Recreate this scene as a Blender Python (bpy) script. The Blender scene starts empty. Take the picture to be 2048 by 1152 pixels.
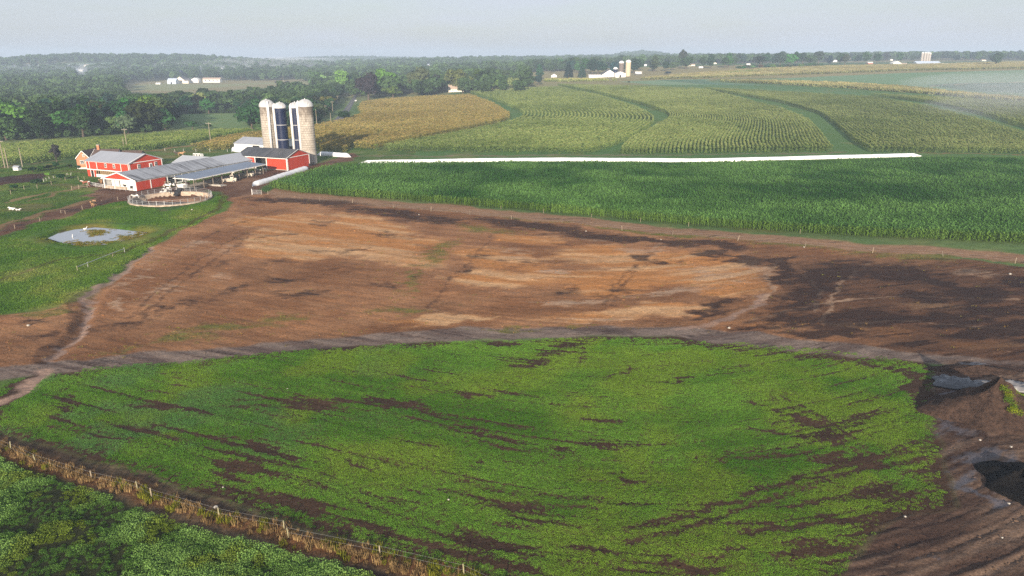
import bpy, bmesh, math, random
import numpy as np
from mathutils import Vector, Matrix, Euler

# ------------------------------------------------------------------ camera, world, sun, exposure
F, YH, H = 1450.0, 113.0, 38.0            # focal length in photo pixels, horizon row, height of the drone in metres
PITCH = math.atan((576 - YH) / F)
CP, SP = math.cos(PITCH), math.sin(PITCH)
SUN_EL, SUN_AZ = math.radians(14.5), math.radians(5)     # sun low behind the viewer, shadows fall away and a little right
scene = bpy.context.scene
root_col = scene.collection
cam_data = bpy.data.cameras.new('camera'); cam = bpy.data.objects.new('camera', cam_data); root_col.objects.link(cam)
cam.location = (0, 0, H); cam.rotation_euler = (math.pi / 2 - PITCH, 0, 0)
cam_data.sensor_width = 36; cam_data.lens = 36 * F / 2048; cam_data.clip_end = 20000; cam_data.clip_start = 0.5
scene.camera = cam
world = bpy.data.worlds.new('World'); scene.world = world; world.use_nodes = True
wn, wl = world.node_tree.nodes, world.node_tree.links
bg = wn['Background']; sky = wn.new('ShaderNodeTexSky'); sky.sky_type = 'NISHITA'; sky.sun_disc = False
sky.sun_elevation = SUN_EL; sky.sun_rotation = math.pi + SUN_AZ; sky.air_density = 1.0; sky.dust_density = 1.2; sky.ozone_density = 1.5
# a thin layer of high cloud over the blue
tcw = wn.new('ShaderNodeTexCoord'); mpw = wn.new('ShaderNodeMapping'); mpw.inputs['Scale'].default_value = (1.6, 1.6, 9.0)
nzw = wn.new('ShaderNodeTexNoise'); nzw.inputs['Scale'].default_value = 2.2; nzw.inputs['Detail'].default_value = 6; nzw.inputs['Roughness'].default_value = 0.55
rmw = wn.new('ShaderNodeMapRange'); rmw.inputs['From Min'].default_value = 0.3; rmw.inputs['From Max'].default_value = 0.72
rmw.inputs['To Min'].default_value = 0.42; rmw.inputs['To Max'].default_value = 0.92
mxw = wn.new('ShaderNodeMix'); mxw.data_type = 'RGBA'; mxw.inputs['B'].default_value = (5.6, 5.98, 6.95, 1)
wl.new(tcw.outputs['Generated'], mpw.inputs['Vector']); wl.new(mpw.outputs['Vector'], nzw.inputs['Vector'])
wl.new(nzw.outputs['Fac'], rmw.inputs['Value']); wl.new(rmw.outputs['Result'], mxw.inputs['Factor'])
wl.new(sky.outputs['Color'], mxw.inputs['A']); wl.new(mxw.outputs['Result'], bg.inputs['Color'])
bg.inputs['Strength'].default_value = 0.067
sun_data = bpy.data.lights.new('sun', 'SUN'); sun = bpy.data.objects.new('sun', sun_data); root_col.objects.link(sun)
sun_data.energy = 5.0; sun_data.angle = math.radians(0.6); sun_data.color = (1.0, 0.86, 0.70)
sun.rotation_euler = Vector((math.sin(SUN_AZ) * math.cos(SUN_EL), math.cos(SUN_AZ) * math.cos(SUN_EL), -math.sin(SUN_EL))).to_track_quat('-Z', 'Y').to_euler()
sun.location = (-60, -300, 150)
scene.view_settings.view_transform = 'Standard'; scene.view_settings.look = 'None'
scene.view_settings.exposure = 0.85; scene.view_settings.gamma = 1.0
scene.cycles.use_denoising = False; scene.cycles.use_adaptive_sampling = False
scene.cycles.max_bounces = 5; scene.cycles.diffuse_bounces = 2; scene.cycles.transparent_max_bounces = 8; scene.cycles.volume_bounces = 0
HAZE_DENSITY = 0.00027

rnd = random.Random(7); nrng = np.random.default_rng(11)

# ------------------------------------------------------------------ numbers: noise, terrain, pixel -> place
def srgb(*c, k=1.0):
    return tuple(k * (v / 255 / 12.92 if v / 255 <= 0.04045 else ((v / 255 + 0.055) / 1.055) ** 2.4) for v in c)

def vnoise(x, y, seed=0):
    x = np.asarray(x, np.float64); y = np.asarray(y, np.float64)
    xi = np.floor(x).astype(np.int64); yi = np.floor(y).astype(np.int64)
    fx = x - xi; fy = y - yi; fx = fx * fx * (3 - 2 * fx); fy = fy * fy * (3 - 2 * fy)
    def hsh(a, b):
        h = (a * 374761393 + b * 668265263 + seed * 1442695041) & 0xFFFFFFFF
        h = ((h ^ (h >> 13)) * 1274126177) & 0xFFFFFFFF
        return ((h ^ (h >> 16)) & 0xFFFFFF) / float(0xFFFFFF)
    return (hsh(xi, yi) * (1 - fx) + hsh(xi + 1, yi) * fx) * (1 - fy) + (hsh(xi, yi + 1) * (1 - fx) + hsh(xi + 1, yi + 1) * fx) * fy

def fbm(x, y, seed=0, octv=4, gain=0.5):
    t, a, s = 0, 1, 0
    for i in range(octv):
        t = t + a * vnoise(x * 2 ** i, y * 2 ** i, seed + i * 17); s += a; a *= gain
    return t / s

def sst(a, b, x):
    t = np.clip((x - a) / (b - a), 0, 1); return t * t * (3 - 2 * t)

HILLS = ((24, -1240, 2050, 200, 330), (22, -930, 2150, 230, 330), (11, -180, 2150, 420, 420), (7, 250, 2500, 700, 500), (26, -820, 3600, 420, 500), (22, 560, 3300, 130, 200), (6, -2100, 2600, 500, 600))
def T(x, y):
    """height of the open land, without ditches, pit and pond"""
    x = np.asarray(x, np.float64); y = np.asarray(y, np.float64)
    yy = np.maximum(y, 150)
    z = 27 * sst(-.35, .35, x / yy) * sst(240, 1300, y)
    g = lambda cx, cy, sx, sy: np.exp(-((x - cx) / sx) ** 2 - ((y - cy) / sy) ** 2)
    z = z - 5 * sst(380, 700, y) * sst(-.12, -.4, x / yy) * sst(2600, 1000, y)
    for a, *q in HILLS: z = z + sst(700, 701, y) * a * g(*q)
    z = z + 6 * np.sin(x / 330 + 1) * np.sin(y / 410) * sst(900, 1800, y)
    return z

def T1(x, y):
    """the same for one place, quickly"""
    ex = math.exp; ss = lambda a, b, v: (lambda t: t * t * (3 - 2 * t))(min(1.0, max(0.0, (v - a) / (b - a))))
    yy = max(y, 150.0); r = x / yy; z = 27 * ss(-.35, .35, r) * ss(240, 1300, y) - 5 * ss(380, 700, y) * ss(-.12, -.4, r) * ss(2600, 1000, y)
    if y > 700:
        g = lambda cx, cy, sx, sy: ex(-((x - cx) / sx) ** 2 - ((y - cy) / sy) ** 2)
        for a, *q in HILLS: z += a * g(*q)
        z += 6 * math.sin(x / 330 + 1) * math.sin(y / 410) * ss(900, 1800, y)
    return z

def ray(px, py):
    a = (px - 1024) / F; b = (576 - py) / F
    return a, CP + b * SP, -SP + b * CP

def at(px, py, h=0.0):
    """the place where the land (raised by h) is seen at this pixel of the photograph"""
    dx, dy, dz = ray(px, py)
    t, prev = 20.0, 20.0
    while t < 9000:
        if H + dz * t <= T1(dx * t, dy * t) + h: break
        prev = t; t *= 1.01
    for _ in range(30):
        m = (prev + t) / 2
        if H + dz * m <= T1(dx * m, dy * m) + h: t = m
        else: prev = m
    return Vector((dx * t, dy * t, T1(dx * t, dy * t)))

def atz(px, py, z):
    dx, dy, dz = ray(px, py); t = (z - H) / dz
    return Vector((dx * t, dy * t, z))

def proj(p):
    fw = p[1] * CP - (p[2] - H) * SP
    return 1024 + F * p[0] / fw, 576 - F * (p[1] * SP + (p[2] - H) * CP) / fw

def htop(p, py):
    lo, hi = 0.0, 80.0
    for _ in range(40):
        m = (lo + hi) / 2
        if proj((p[0], p[1], p[2] + m))[1] > py: lo = m
        else: hi = m
    return lo

def world_poly(pts):
    return np.array([tuple(at(p[0], p[1], p[2] if len(p) > 2 else 0.0))[:2] for p in pts])

def poly_sd(poly, X, Y):
    """signed distance to a polygon, positive inside"""
    d2 = np.full(X.shape, 1e18); ins = np.zeros(X.shape, bool); n = len(poly)
    for i in range(n):
        ax, ay = poly[i]; bx, by = poly[(i + 1) % n]
        ex, ey = bx - ax, by - ay; L = ex * ex + ey * ey + 1e-12
        t = np.clip(((X - ax) * ex + (Y - ay) * ey) / L, 0, 1)
        d2 = np.minimum(d2, (X - ax - t * ex) ** 2 + (Y - ay - t * ey) ** 2)
        c = ((ay > Y) != (by > Y)) & (X < ex * (Y - ay) / (ey if abs(ey) > 1e-12 else 1e-12) + ax)
        ins ^= c
    return np.where(ins, 1, -1) * np.sqrt(d2)

def poly_mask(poly, X, Y, feather=1.0):
    out = np.zeros(X.shape); m = feather * 2
    s = (X > poly[:, 0].min() - m) & (X < poly[:, 0].max() + m) & (Y > poly[:, 1].min() - m) & (Y < poly[:, 1].max() + m)
    if s.any(): out[s] = sst(-feather, feather, poly_sd(poly, X[s], Y[s]))
    return out

def line_dist(pts, X, Y, lim=60):
    out = np.full(X.shape, 1e6); pts = np.asarray(pts)
    s = (X > pts[:, 0].min() - lim) & (X < pts[:, 0].max() + lim) & (Y > pts[:, 1].min() - lim) & (Y < pts[:, 1].max() + lim)
    if not s.any(): return out
    x, y = X[s], Y[s]; d2 = np.full(x.shape, 1e12)
    for (ax, ay), (bx, by) in zip(pts[:-1], pts[1:]):
        ex, ey = bx - ax, by - ay; L = ex * ex + ey * ey + 1e-12
        t = np.clip(((x - ax) * ex + (y - ay) * ey) / L, 0, 1)
        d2 = np.minimum(d2, (x - ax - t * ex) ** 2 + (y - ay - t * ey) ** 2)
    out[s] = np.sqrt(d2); return out

class Blob:
    """a stain on the land: an ellipse traced in the photograph, kept as an ellipse on the ground"""
    def __init__(s, px, py, rx, ry, ang=0):
        c = at(px, py); ex = at(px + 4, py) - c; ey = at(px, py + 4) - c
        J = np.array([[ex.x / 4, ey.x / 4], [ex.y / 4, ey.y / 4]]); a = math.radians(ang)
        R = np.array([[math.cos(a), -math.sin(a)], [math.sin(a), math.cos(a)]])
        s.M = np.linalg.inv(J @ R @ np.diag([rx, ry])); s.c = c
        s.ext = float(np.abs(J @ R @ np.diag([rx, ry])).sum()) * 1.6
    def __call__(s, X, Y):
        out = np.zeros(X.shape); q = (abs(X - s.c.x) < s.ext) & (abs(Y - s.c.y) < s.ext)
        if q.any():
            d = np.stack([X[q] - s.c.x, Y[q] - s.c.y]); r = s.M @ d
            out[q] = np.clip(1.15 - np.sqrt(r[0] ** 2 + r[1] ** 2) * .95, 0, 1)
        return out

# ------------------------------------------------------------------ object helpers
def tag(o, label=None, cat=None, group=None, kind=None):
    if label: o['label'] = label
    if cat: o['category'] = cat
    if group: o['group'] = group
    if kind: o['kind'] = kind
    return o

def empty(name, loc=(0, 0, 0), rz=0.0):
    o = bpy.data.objects.new(name, None); root_col.objects.link(o)
    o.location = loc; o.rotation_euler = (0, 0, rz); o.empty_display_size = 0.5
    return o

def link_mesh(name, me, parent=None, loc=(0, 0, 0), rot=(0, 0, 0)):
    o = bpy.data.objects.new(name, me); root_col.objects.link(o)
    o.location = loc; o.rotation_euler = rot
    if parent: o.parent = parent
    return o

def copy_tree(o, parent=None):
    c = o.copy(); root_col.objects.link(c); c.parent = parent
    for ch in o.children: copy_tree(ch, c)
    return c

class MB:
    """collects faces in a local frame; build() makes ONE mesh object"""
    def __init__(s): s.v, s.f = [], []
    def face(s, *pts):
        i = len(s.v); s.v += [tuple(p) for p in pts]; s.f.append(tuple(range(i, i + len(pts)))); return s
    def box(s, x0, y0, z0, x1, y1, z1):
        i = len(s.v)
        s.v += [(x0, y0, z0), (x1, y0, z0), (x1, y1, z0), (x0, y1, z0), (x0, y0, z1), (x1, y0, z1), (x1, y1, z1), (x0, y1, z1)]
        s.f += [tuple(i + k for k in q) for q in ((3, 2, 1, 0), (4, 5, 6, 7), (0, 1, 5, 4), (1, 2, 6, 5), (2, 3, 7, 6), (3, 0, 4, 7))]
        return s
    def beam(s, a, b, w, h=None):
        """square bar from a to b"""
        h = h or w; a, b = Vector(a), Vector(b); d = (b - a).normalized()
        u = d.cross(Vector((0, 0, 1)));  u = Vector((1, 0, 0)) if u.length < 1e-4 else u.normalized()
        n = u.cross(d); i = len(s.v)
        for p in (a, b):
            for q, r in ((-1, -1), (1, -1), (1, 1), (-1, 1)): s.v.append(tuple(p + u * q * w / 2 + n * r * h / 2))
        s.f += [tuple(i + k for k in q) for q in ((3, 2, 1, 0), (4, 5, 6, 7), (0, 1, 5, 4), (1, 2, 6, 5), (2, 3, 7, 6), (3, 0, 4, 7))]
        return s
    def tube(s, pts, radii, n=12, cap=True, a0=0.0):
        """round bar through pts with a radius at each"""
        pts = [Vector(p) for p in pts]; i0 = len(s.v)
        for k, p in enumerate(pts):
            d = (pts[min(k + 1, len(pts) - 1)] - pts[max(k - 1, 0)]).normalized()
            u = d.cross(Vector((0, 0, 1))); u = Vector((1, 0, 0)) if u.length < 1e-3 else u.normalized()
            w = d.cross(u)
            for j in range(n):
                a = a0 + 2 * math.pi * j / n; s.v.append(tuple(p + (u * math.cos(a) + w * math.sin(a)) * radii[k]))
        for k in range(len(pts) - 1):
            for j in range(n):
                s.f.append((i0 + k * n + j, i0 + k * n + (j + 1) % n, i0 + (k + 1) * n + (j + 1) % n, i0 + (k + 1) * n + j))
        if cap:
            s.f.append(tuple(i0 + j for j in range(n))[::-1]); s.f.append(tuple(i0 + (len(pts) - 1) * n + j for j in range(n)))
        return s
    def lathe(s, prof, n=40, cx=0, cy=0):
        i0 = len(s.v)
        for r, z in prof:
            for j in range(n):
                a = 2 * math.pi * j / n; s.v.append((cx + r * math.cos(a), cy + r * math.sin(a), z))
        for k in range(len(prof) - 1):
            for j in range(n):
                s.f.append((i0 + k * n + j, i0 + k * n + (j + 1) % n, i0 + (k + 1) * n + (j + 1) % n, i0 + (k + 1) * n + j))
        return s
    def slab(s, a, b, c, d, t):
        """a flat slab of thickness t under the quad abcd"""
        P = [Vector(p) for p in (a, b, c, d)]; n = (P[1] - P[0]).cross(P[3] - P[0]).normalized()
        i = len(s.v); s.v += [tuple(p) for p in P] + [tuple(p - n * t) for p in P]
        s.f += [tuple(i + k for k in q) for q in ((0, 1, 2, 3), (7, 6, 5, 4), (1, 0, 4, 5), (2, 1, 5, 6), (3, 2, 6, 7), (0, 3, 7, 4))]
        return s
    def mesh(s, name, mat, smooth=False):
        me = bpy.data.meshes.new(name); me.from_pydata(s.v, [], s.f); me.materials.append(mat)
        if smooth: me.shade_smooth()
        me.update(); return me
    def build(s, name, mat, parent=None, smooth=False, loc=(0, 0, 0), rot=(0, 0, 0)):
        return link_mesh(name, s.mesh(name, mat, smooth), parent, loc, rot)

def mesh_np(name, V, Fq, mat):
    """mesh from arrays: V (n,3), Fq (m,k)"""
    me = bpy.data.meshes.new(name); n, (m, k) = len(V), Fq.shape
    me.vertices.add(n); me.vertices.foreach_set('co', np.asarray(V, np.float32).ravel())
    me.loops.add(m * k); me.loops.foreach_set('vertex_index', np.asarray(Fq, np.int32).ravel())
    me.polygons.add(m); me.polygons.foreach_set('loop_start', np.arange(0, m * k, k, dtype=np.int32))
    if mat: me.materials.append(mat)
    me.update(calc_edges=True); me.validate(); return me

# ------------------------------------------------------------------ materials
class NT:
    def __init__(s, name):
        s.m = bpy.data.materials.new(name); s.m.use_nodes = True; s.n = s.m.node_tree.nodes; s.l = s.m.node_tree.links
        s.p = s.n['Principled BSDF']; s.out = s.n['Material Output']
    def node(s, t, **kw):
        nd = s.n.new(t)
        for k, v in kw.items():
            if k in nd.inputs.keys(): nd.inputs[k].default_value = v
            else: setattr(nd, k, v)
        return nd
    def link(s, a, b): s.l.new(a, b)
    def noise(s, scale, detail=4, rough=0.55, coord='Object', vec=None, sc=None):
        nz = s.node('ShaderNodeTexNoise', Scale=scale, Detail=detail, Roughness=rough)
        if vec is None:
            tc = s.node('ShaderNodeTexCoord'); vec = tc.outputs[coord]
        if sc:
            mp = s.node('ShaderNodeMapping'); mp.inputs['Scale'].default_value = sc; s.link(vec, mp.inputs['Vector']); vec = mp.outputs['Vector']
        s.link(vec, nz.inputs['Vector']); return nz
    def mrange(s, sock, a, b, c, d):
        r = s.node('ShaderNodeMapRange'); s.link(sock, r.inputs['Value'])
        for k, v in zip(('From Min', 'From Max', 'To Min', 'To Max'), (a, b, c, d)): r.inputs[k].default_value = v
        return r.outputs['Result']
    def mix(s, fac, a, b, bt='MIX'):
        m = s.node('ShaderNodeMix', data_type='RGBA', blend_type=bt)
        for sock, key in ((fac, 'Factor'), (a, 'A'), (b, 'B')):
            i = [q for q in m.inputs if q.name == key and (q.type == 'RGBA' or key == 'Factor' and q.type == 'VALUE')][0]
            if isinstance(sock, (int, float)): i.default_value = sock
            elif isinstance(sock, tuple): i.default_value = (*sock[:3], 1)
            else: s.link(sock, i)
        return [q for q in m.outputs if q.type == 'RGBA'][0]
    def bump(s, sock, strength, dist):
        b = s.node('ShaderNodeBump', Strength=strength, Distance=dist); s.link(sock, b.inputs['Height']); s.link(b.outputs['Normal'], s.p.inputs['Normal'])

def paint(name, col, rough=0.6, var=0.25, scale=1.5, metal=0.0, spec=0.3, bump=0.0, dirt=None, dirt_amt=0.5, stretch=None):
    """a plain weathered surface: base colour with uneven wear, optional dirt of its own shape"""
    t = NT(name); p = t.p
    nz = t.noise(scale, 6, 0.65, sc=stretch)
    c = t.mix(t.mrange(nz.outputs['Fac'], .3, .7, 0, 1), tuple(v * (1 - var) for v in col), tuple(min(1, v * (1 + var * .5)) for v in col))
    if dirt:
        n2 = t.noise(scale * 2.3, 8, 0.7, sc=stretch)
        c = t.mix(t.mrange(n2.outputs['Fac'], .62 - dirt_amt * .25, .72, 0, .85), c, dirt)
    t.link(c, p.inputs['Base Color']); p.inputs['Roughness'].default_value = rough; p.inputs['Metallic'].default_value = metal
    p.inputs['Specular IOR Level'].default_value = spec
    if bump: t.bump(nz.outputs['Fac'], bump, 0.05)
    return t.m

def siding(name, col, var=0.18):
    """painted vertical boards"""
    t = NT(name); tc = t.node('ShaderNodeTexCoord')
    w = t.node('ShaderNodeTexWave', Scale=1.6, Distortion=0.0, wave_type='BANDS', bands_direction='X'); mp = t.node('ShaderNodeMapping')
    mp.inputs['Rotation'].default_value = (0, 0, math.radians(45)); t.link(tc.outputs['Object'], mp.inputs['Vector']); t.link(mp.outputs['Vector'], w.inputs['Vector'])
    nz = t.noise(0.9, 6, 0.65, sc=(1, 1, .35))
    c = t.mix(t.mrange(nz.outputs['Fac'], .3, .7, 0, 1), tuple(v * (1 - var) for v in col), tuple(min(1, v * (1 + var * .5)) for v in col))
    c = t.mix(t.mrange(w.outputs['Fac'], 0, .18, .25, 0), c, tuple(v * .5 for v in col))
    t.link(c, t.p.inputs['Base Color']); t.p.inputs['Roughness'].default_value = .65; t.p.inputs['Specular IOR Level'].default_value = .25
    return t.m

def metal_roof(name, col, stain, amt, along='X', rough=0.5):
    """ribbed sheet roofing with streaks that run down the slope"""
    t = NT(name); tc = t.node('ShaderNodeTexCoord'); sx = (1.6, .12, .12) if along == 'X' else (.12, 1.6, .12)
    n1 = t.noise(1.0, 5, .6, sc=sx); n2 = t.noise(.16, 4, .6)
    f = t.node('ShaderNodeMath', operation='MULTIPLY'); t.link(t.mrange(n1.outputs['Fac'], .40, .62, 0, 1), f.inputs[0]); t.link(t.mrange(n2.outputs['Fac'], .35, .6, .25, 1), f.inputs[1])
    f2 = t.node('ShaderNodeMath', operation='MULTIPLY'); t.link(f.outputs[0], f2.inputs[0]); f2.inputs[1].default_value = amt
    c = t.mix(f2.outputs[0], col, stain); t.link(c, t.p.inputs['Base Color'])
    w = t.node('ShaderNodeTexWave', Scale=1.1, wave_type='BANDS', bands_direction=along); t.link(tc.outputs['Object'], w.inputs['Vector'])
    t.bump(w.outputs['Fac'], .25, .04); t.p.inputs['Roughness'].default_value = rough; t.p.inputs['Metallic'].default_value = .15; t.p.inputs['Specular IOR Level'].default_value = .3
    return t.m

def leaf_mat(name, col, var=0.5, objcol=False, inst=False, trans=0.35, hue=None):
    """thin leaves: diffuse plus light shining through"""
    t = NT(name); t.n.remove(t.p)
    d = t.node('ShaderNodeBsdfDiffuse'); tr = t.node('ShaderNodeBsdfTranslucent'); ms = t.node('ShaderNodeMixShader'); ms.inputs[0].default_value = trans
    oi = t.node('ShaderNodeObjectInfo'); nz = t.noise(.9, 3, .6)
    base = col
    if objcol: base = t.mix(1.0, oi.outputs['Color'], (1, 1, 1), 'MULTIPLY')
    if inst:
        a = t.node('ShaderNodeAttribute', attribute_type='INSTANCER', attribute_name='tint'); base = t.mix(1.0, a.outputs['Color'], col, 'MULTIPLY')
    k = t.node('ShaderNodeMath', operation='ADD'); t.link(t.mrange(nz.outputs['Fac'], .3, .7, 1 - var, 1 + var * .6), k.inputs[0])
    t.link(t.mrange(oi.outputs['Random'], 0, 1, -.18, .18), k.inputs[1])
    cc = t.node('ShaderNodeCombineColor'); [t.link(k.outputs[0], cc.inputs[i]) for i in range(3)]
    c = t.mix(1.0, base, cc.outputs[0], 'MULTIPLY')
    t.link(c, d.inputs['Color']); t.link(c, tr.inputs['Color']); t.link(d.outputs[0], ms.inputs[1]); t.link(tr.outputs[0], ms.inputs[2]); t.link(ms.outputs[0], t.out.inputs['Surface'])
    return t.m

# ------------------------------------------------------------------ the land: one sheet, coloured by soil, grass and crop stubble
GK = 0.62
def A(*c): return np.array(srgb(*c)) * GK
P_DIRT = world_poly([(470, 397), (520, 388), (620, 394), (760, 407), (900, 419), (1020, 435), (1250, 458), (1475, 478), (1750, 503), (2048, 533), (2350, 565),
    (2350, 765), (2048, 738), (1900, 718), (1750, 698), (1600, 682), (1450, 668), (1330, 662), (1200, 660), (1000, 665), (800, 675), (600, 695), (400, 715), (200, 740), (0, 747), (-250, 760),
    (-250, 650), (0, 633), (60, 626), (130, 612), (195, 596), (228, 560), (268, 520), (330, 480), (400, 445), (450, 420)])
P_GREEN = world_poly([(-30, 790), (60, 752), (250, 730), (400, 718), (560, 703), (800, 688), (1000, 680), (1170, 674), (1340, 674), (1500, 686), (1640, 697), (1760, 712), (1850, 728), (1875, 748),
    (1862, 790), (1872, 850), (1884, 900), (1890, 960), (1893, 1010), (1800, 1025), (1720, 1090), (1690, 1170), (1690, 1300), (900, 1300), (905, 1152), (760, 1096), (600, 1048), (440, 1000), (270, 948), (130, 900), (-30, 862)])
P_MUD = world_poly([(1865, 745), (1900, 722), (2100, 735), (2300, 750), (2300, 1300), (1650, 1300), (1690, 1120), (1790, 1020), (1888, 1005), (1885, 960), (1878, 900), (1868, 850), (1855, 790)])
P_WEED = world_poly([(-300, 800), (-40, 888), (60, 938), (170, 982), (300, 1030), (440, 1072), (560, 1106), (700, 1142), (800, 1180), (900, 1300), (-300, 1300)])
P_YARD = world_poly([(165, 372), (215, 362), (275, 378), (360, 372), (450, 350), (560, 338), (620, 331), (640, 322), (705, 306), (722, 312), (690, 324), (610, 342), (560, 362), (510, 380), (560, 392), (640, 400), (560, 410), (470, 408),
    (452, 392), (420, 378), (410, 402), (330, 398), (270, 400), (215, 408), (150, 428), (60, 452), (-40, 480), (-40, 470), (60, 440), (130, 415), (190, 398), (150, 392), (185, 385)])
P_YARDGRASS = world_poly([(262, 402), (330, 424), (420, 400), (432, 388), (452, 386), (464, 396), (452, 415), (420, 437), (330, 478), (265, 520), (225, 560), (192, 596), (120, 612), (0, 630), (-250, 650), (-250, 500), (0, 474), (130, 430), (215, 410)])
P_PLOT = world_poly([(-60, 378), (-60, 360), (60, 348), (95, 346), (92, 356), (40, 366), (0, 372)])
P_POND = world_poly([(97, 474), (118, 464), (150, 457), (190, 453), (230, 456), (268, 460), (292, 463), (272, 472), (240, 480), (205, 488), (170, 490), (128, 484)])
P_MEADOW = world_poly([(340, 228), (410, 224), (480, 226), (500, 240), (515, 258), (420, 256), (395, 244)])
P_LFIELD = world_poly([(262, 180), (268, 170), (330, 167), (400, 169), (470, 168), (560, 164), (640, 163), (640, 167), (520, 168), (470, 172), (400, 178), (340, 182)])
TRACK = [tuple(at(*p))[:2] for p in ((-250, 775), (0, 748), (100, 738), (220, 727), (400, 712), (600, 692), (750, 680), (900, 670), (1050, 663), (1200, 662), (1340, 664), (1480, 676), (1620, 690), (1760, 708), (1880, 722), (2050, 742), (2300, 765))]
GULLY = [tuple(at(*p))[:2] for p in ((100, 722), (128, 700), (150, 668), (168, 640), (180, 610), (200, 585), (226, 560), (262, 524), (300, 498))]
RUN2 = [tuple(at(*p))[:2] for p in ((1360, 662), (1395, 655), (1440, 638), (1490, 625), (1520, 610), (1535, 590))]
DRIVE = [tuple(at(*p))[:2] for p in ((-60, 820), (0, 808), (35, 790), (62, 765), (85, 745))]
CORNLINE = [tuple(at(*p))[:2] for p in ((510, 386), (640, 401), (788, 416), (862, 421), (1023, 438), (1124, 447), (1244, 460), (1345, 471), (1475, 481), (1745, 505), (1887, 513), (2100, 532))]
FENCE_FRONT = [tuple(at(*p))[:2] for p in ((-120, 850), (22, 903.7), (72.8, 926.6), (184.5, 961.5), (276, 982.4), (304, 996.7), (438.5, 1036), (568.7, 1061.6), (577.6, 1075), (760, 1120), (928.5, 1155), (1100, 1230))]
PIT_C = (-95.3, 200.6); PIT_R = 10.6

def wide(p): return [Blob(*q) for q in p]
# dark manure stains on the bare field, traced one by one
B_BAND = wide([(790, 428, 160, 14, 7), (880, 440, 70, 13, 8), (1120, 462, 260, 12, 7), (1040, 448, 150, 9, 7), (1300, 482, 180, 8, 5), (1440, 490, 120, 10, 5), (640, 405, 130, 8, 4), (735, 418, 110, 9, 6), (560, 398, 90, 7, 3)])
B_DARK = wide([
    (1690, 540, 95, 26, 0), (1640, 560, 100, 46, -5), (1790, 548, 150, 24, 6), (1960, 585, 130, 24, 4), (2040, 570, 60, 20, 0), (1880, 565, 80, 14, 5), (1600, 600, 80, 30, -20), (1740, 640, 190, 28, 0), (1900, 640, 160, 20, 2), (2000, 620, 120, 16, 2), (1560, 640, 90, 22, -8),
    (1480, 660, 120, 12, -6), (1560, 540, 30, 46, 12), (1660, 668, 120, 12, 2), (1950, 668, 110, 12, 3), (2050, 652, 90, 14, 0), (1830, 592, 90, 14, 4),
    (1245, 580, 60, 10, -4), (1130, 580, 55, 14, -10), (1290, 590, 34, 7, 0), (1190, 592, 50, 8, -5), (1290, 515, 34, 14, -18), (1270, 530, 16, 12, 0), (1330, 522, 36, 6, 5), (1120, 492, 40, 7, -6), (1300, 515, 18, 18, 20), (1440, 605, 55, 14, -12), (1390, 632, 90, 10, -10), (1420, 508, 44, 10, 0), (1480, 520, 70, 10, 5),
    (960, 515, 42, 18, -30), (930, 545, 30, 12, -35), (1010, 520, 60, 5, 0), (1080, 525, 70, 5, -3), (490, 468, 42, 10, -14), (640, 448, 40, 8, 0), (440, 525, 38, 9, -12), (460, 578, 70, 11, -14), (380, 600, 75, 12, -16), (560, 522, 60, 7, -4), (660, 540, 44, 7, 0), (720, 500, 40, 5, -10), (640, 505, 40, 5, 0),
    (350, 615, 40, 9, -18), (300, 620, 42, 10, -16), (250, 650, 50, 8, -10), (600, 590, 90, 8, -4), (760, 570, 50, 8, 5), (830, 560, 60, 7, -6), (560, 560, 60, 7, -4), (350, 560, 50, 6, -20), (560, 470, 40, 5, -8), (780, 470, 60, 5, 4), (180, 660, 60, 9, -10), (90, 670, 80, 12, -6), (60, 640, 70, 8, -8)])
B_ORANGE = wide([(680, 480, 200, 34, 4), (760, 470, 110, 36, 20), (620, 500, 130, 20, 0), (560, 440, 90, 14, 0), (1010, 520, 100, 28, 4), (1060, 480, 90, 12, 3), (1290, 555, 170, 30, -3), (1380, 525, 140, 22, 2), (1450, 560, 80, 30, 5), (1190, 510, 110, 22, 2), (1020, 555, 120, 18, 0), (900, 640, 120, 12, -3), (1250, 625, 160, 14, -4), (1540, 652, 34, 7, 0), (1760, 662, 90, 10, 4), (1850, 610, 80, 8, 2), (1950, 690, 110, 12, 4)])
B_PALE = wide([(380, 490, 60, 14, -14), (300, 520, 50, 18, -30), (450, 500, 50, 10, -8), (270, 560, 50, 26, -35), (330, 580, 90, 22, -20), (420, 560, 60, 12, -16), (230, 610, 60, 16, -30), (1030, 510, 60, 18, 8), (1270, 500, 80, 10, 2), (1420, 545, 110, 20, 8), (1330, 585, 130, 10, -6), (1160, 600, 140, 8, -3), (1500, 530, 60, 20, 40), (1200, 478, 60, 6, 4), (1100, 545, 90, 10, -6), (1180, 640, 150, 8, -3), (1940, 545, 100, 8, 4), (1700, 700, 120, 8, 3)])
B_OLIVE = wide([(530, 640, 100, 18, -6), (440, 655, 90, 14, -6), (800, 622, 80, 9, -2), (820, 560, 46, 26, -50), (880, 500, 60, 22, -30), (1010, 462, 60, 8, 4), (940, 455, 60, 10, 6), (360, 680, 110, 12, -5), (240, 700, 90, 10, -6), (100, 622, 110, 8, -7), (1010, 660, 90, 5, -3), (1150, 650, 60, 4, 0), (1800, 510, 260, 10, 4), (1560, 488, 130, 8, 4)])
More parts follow.
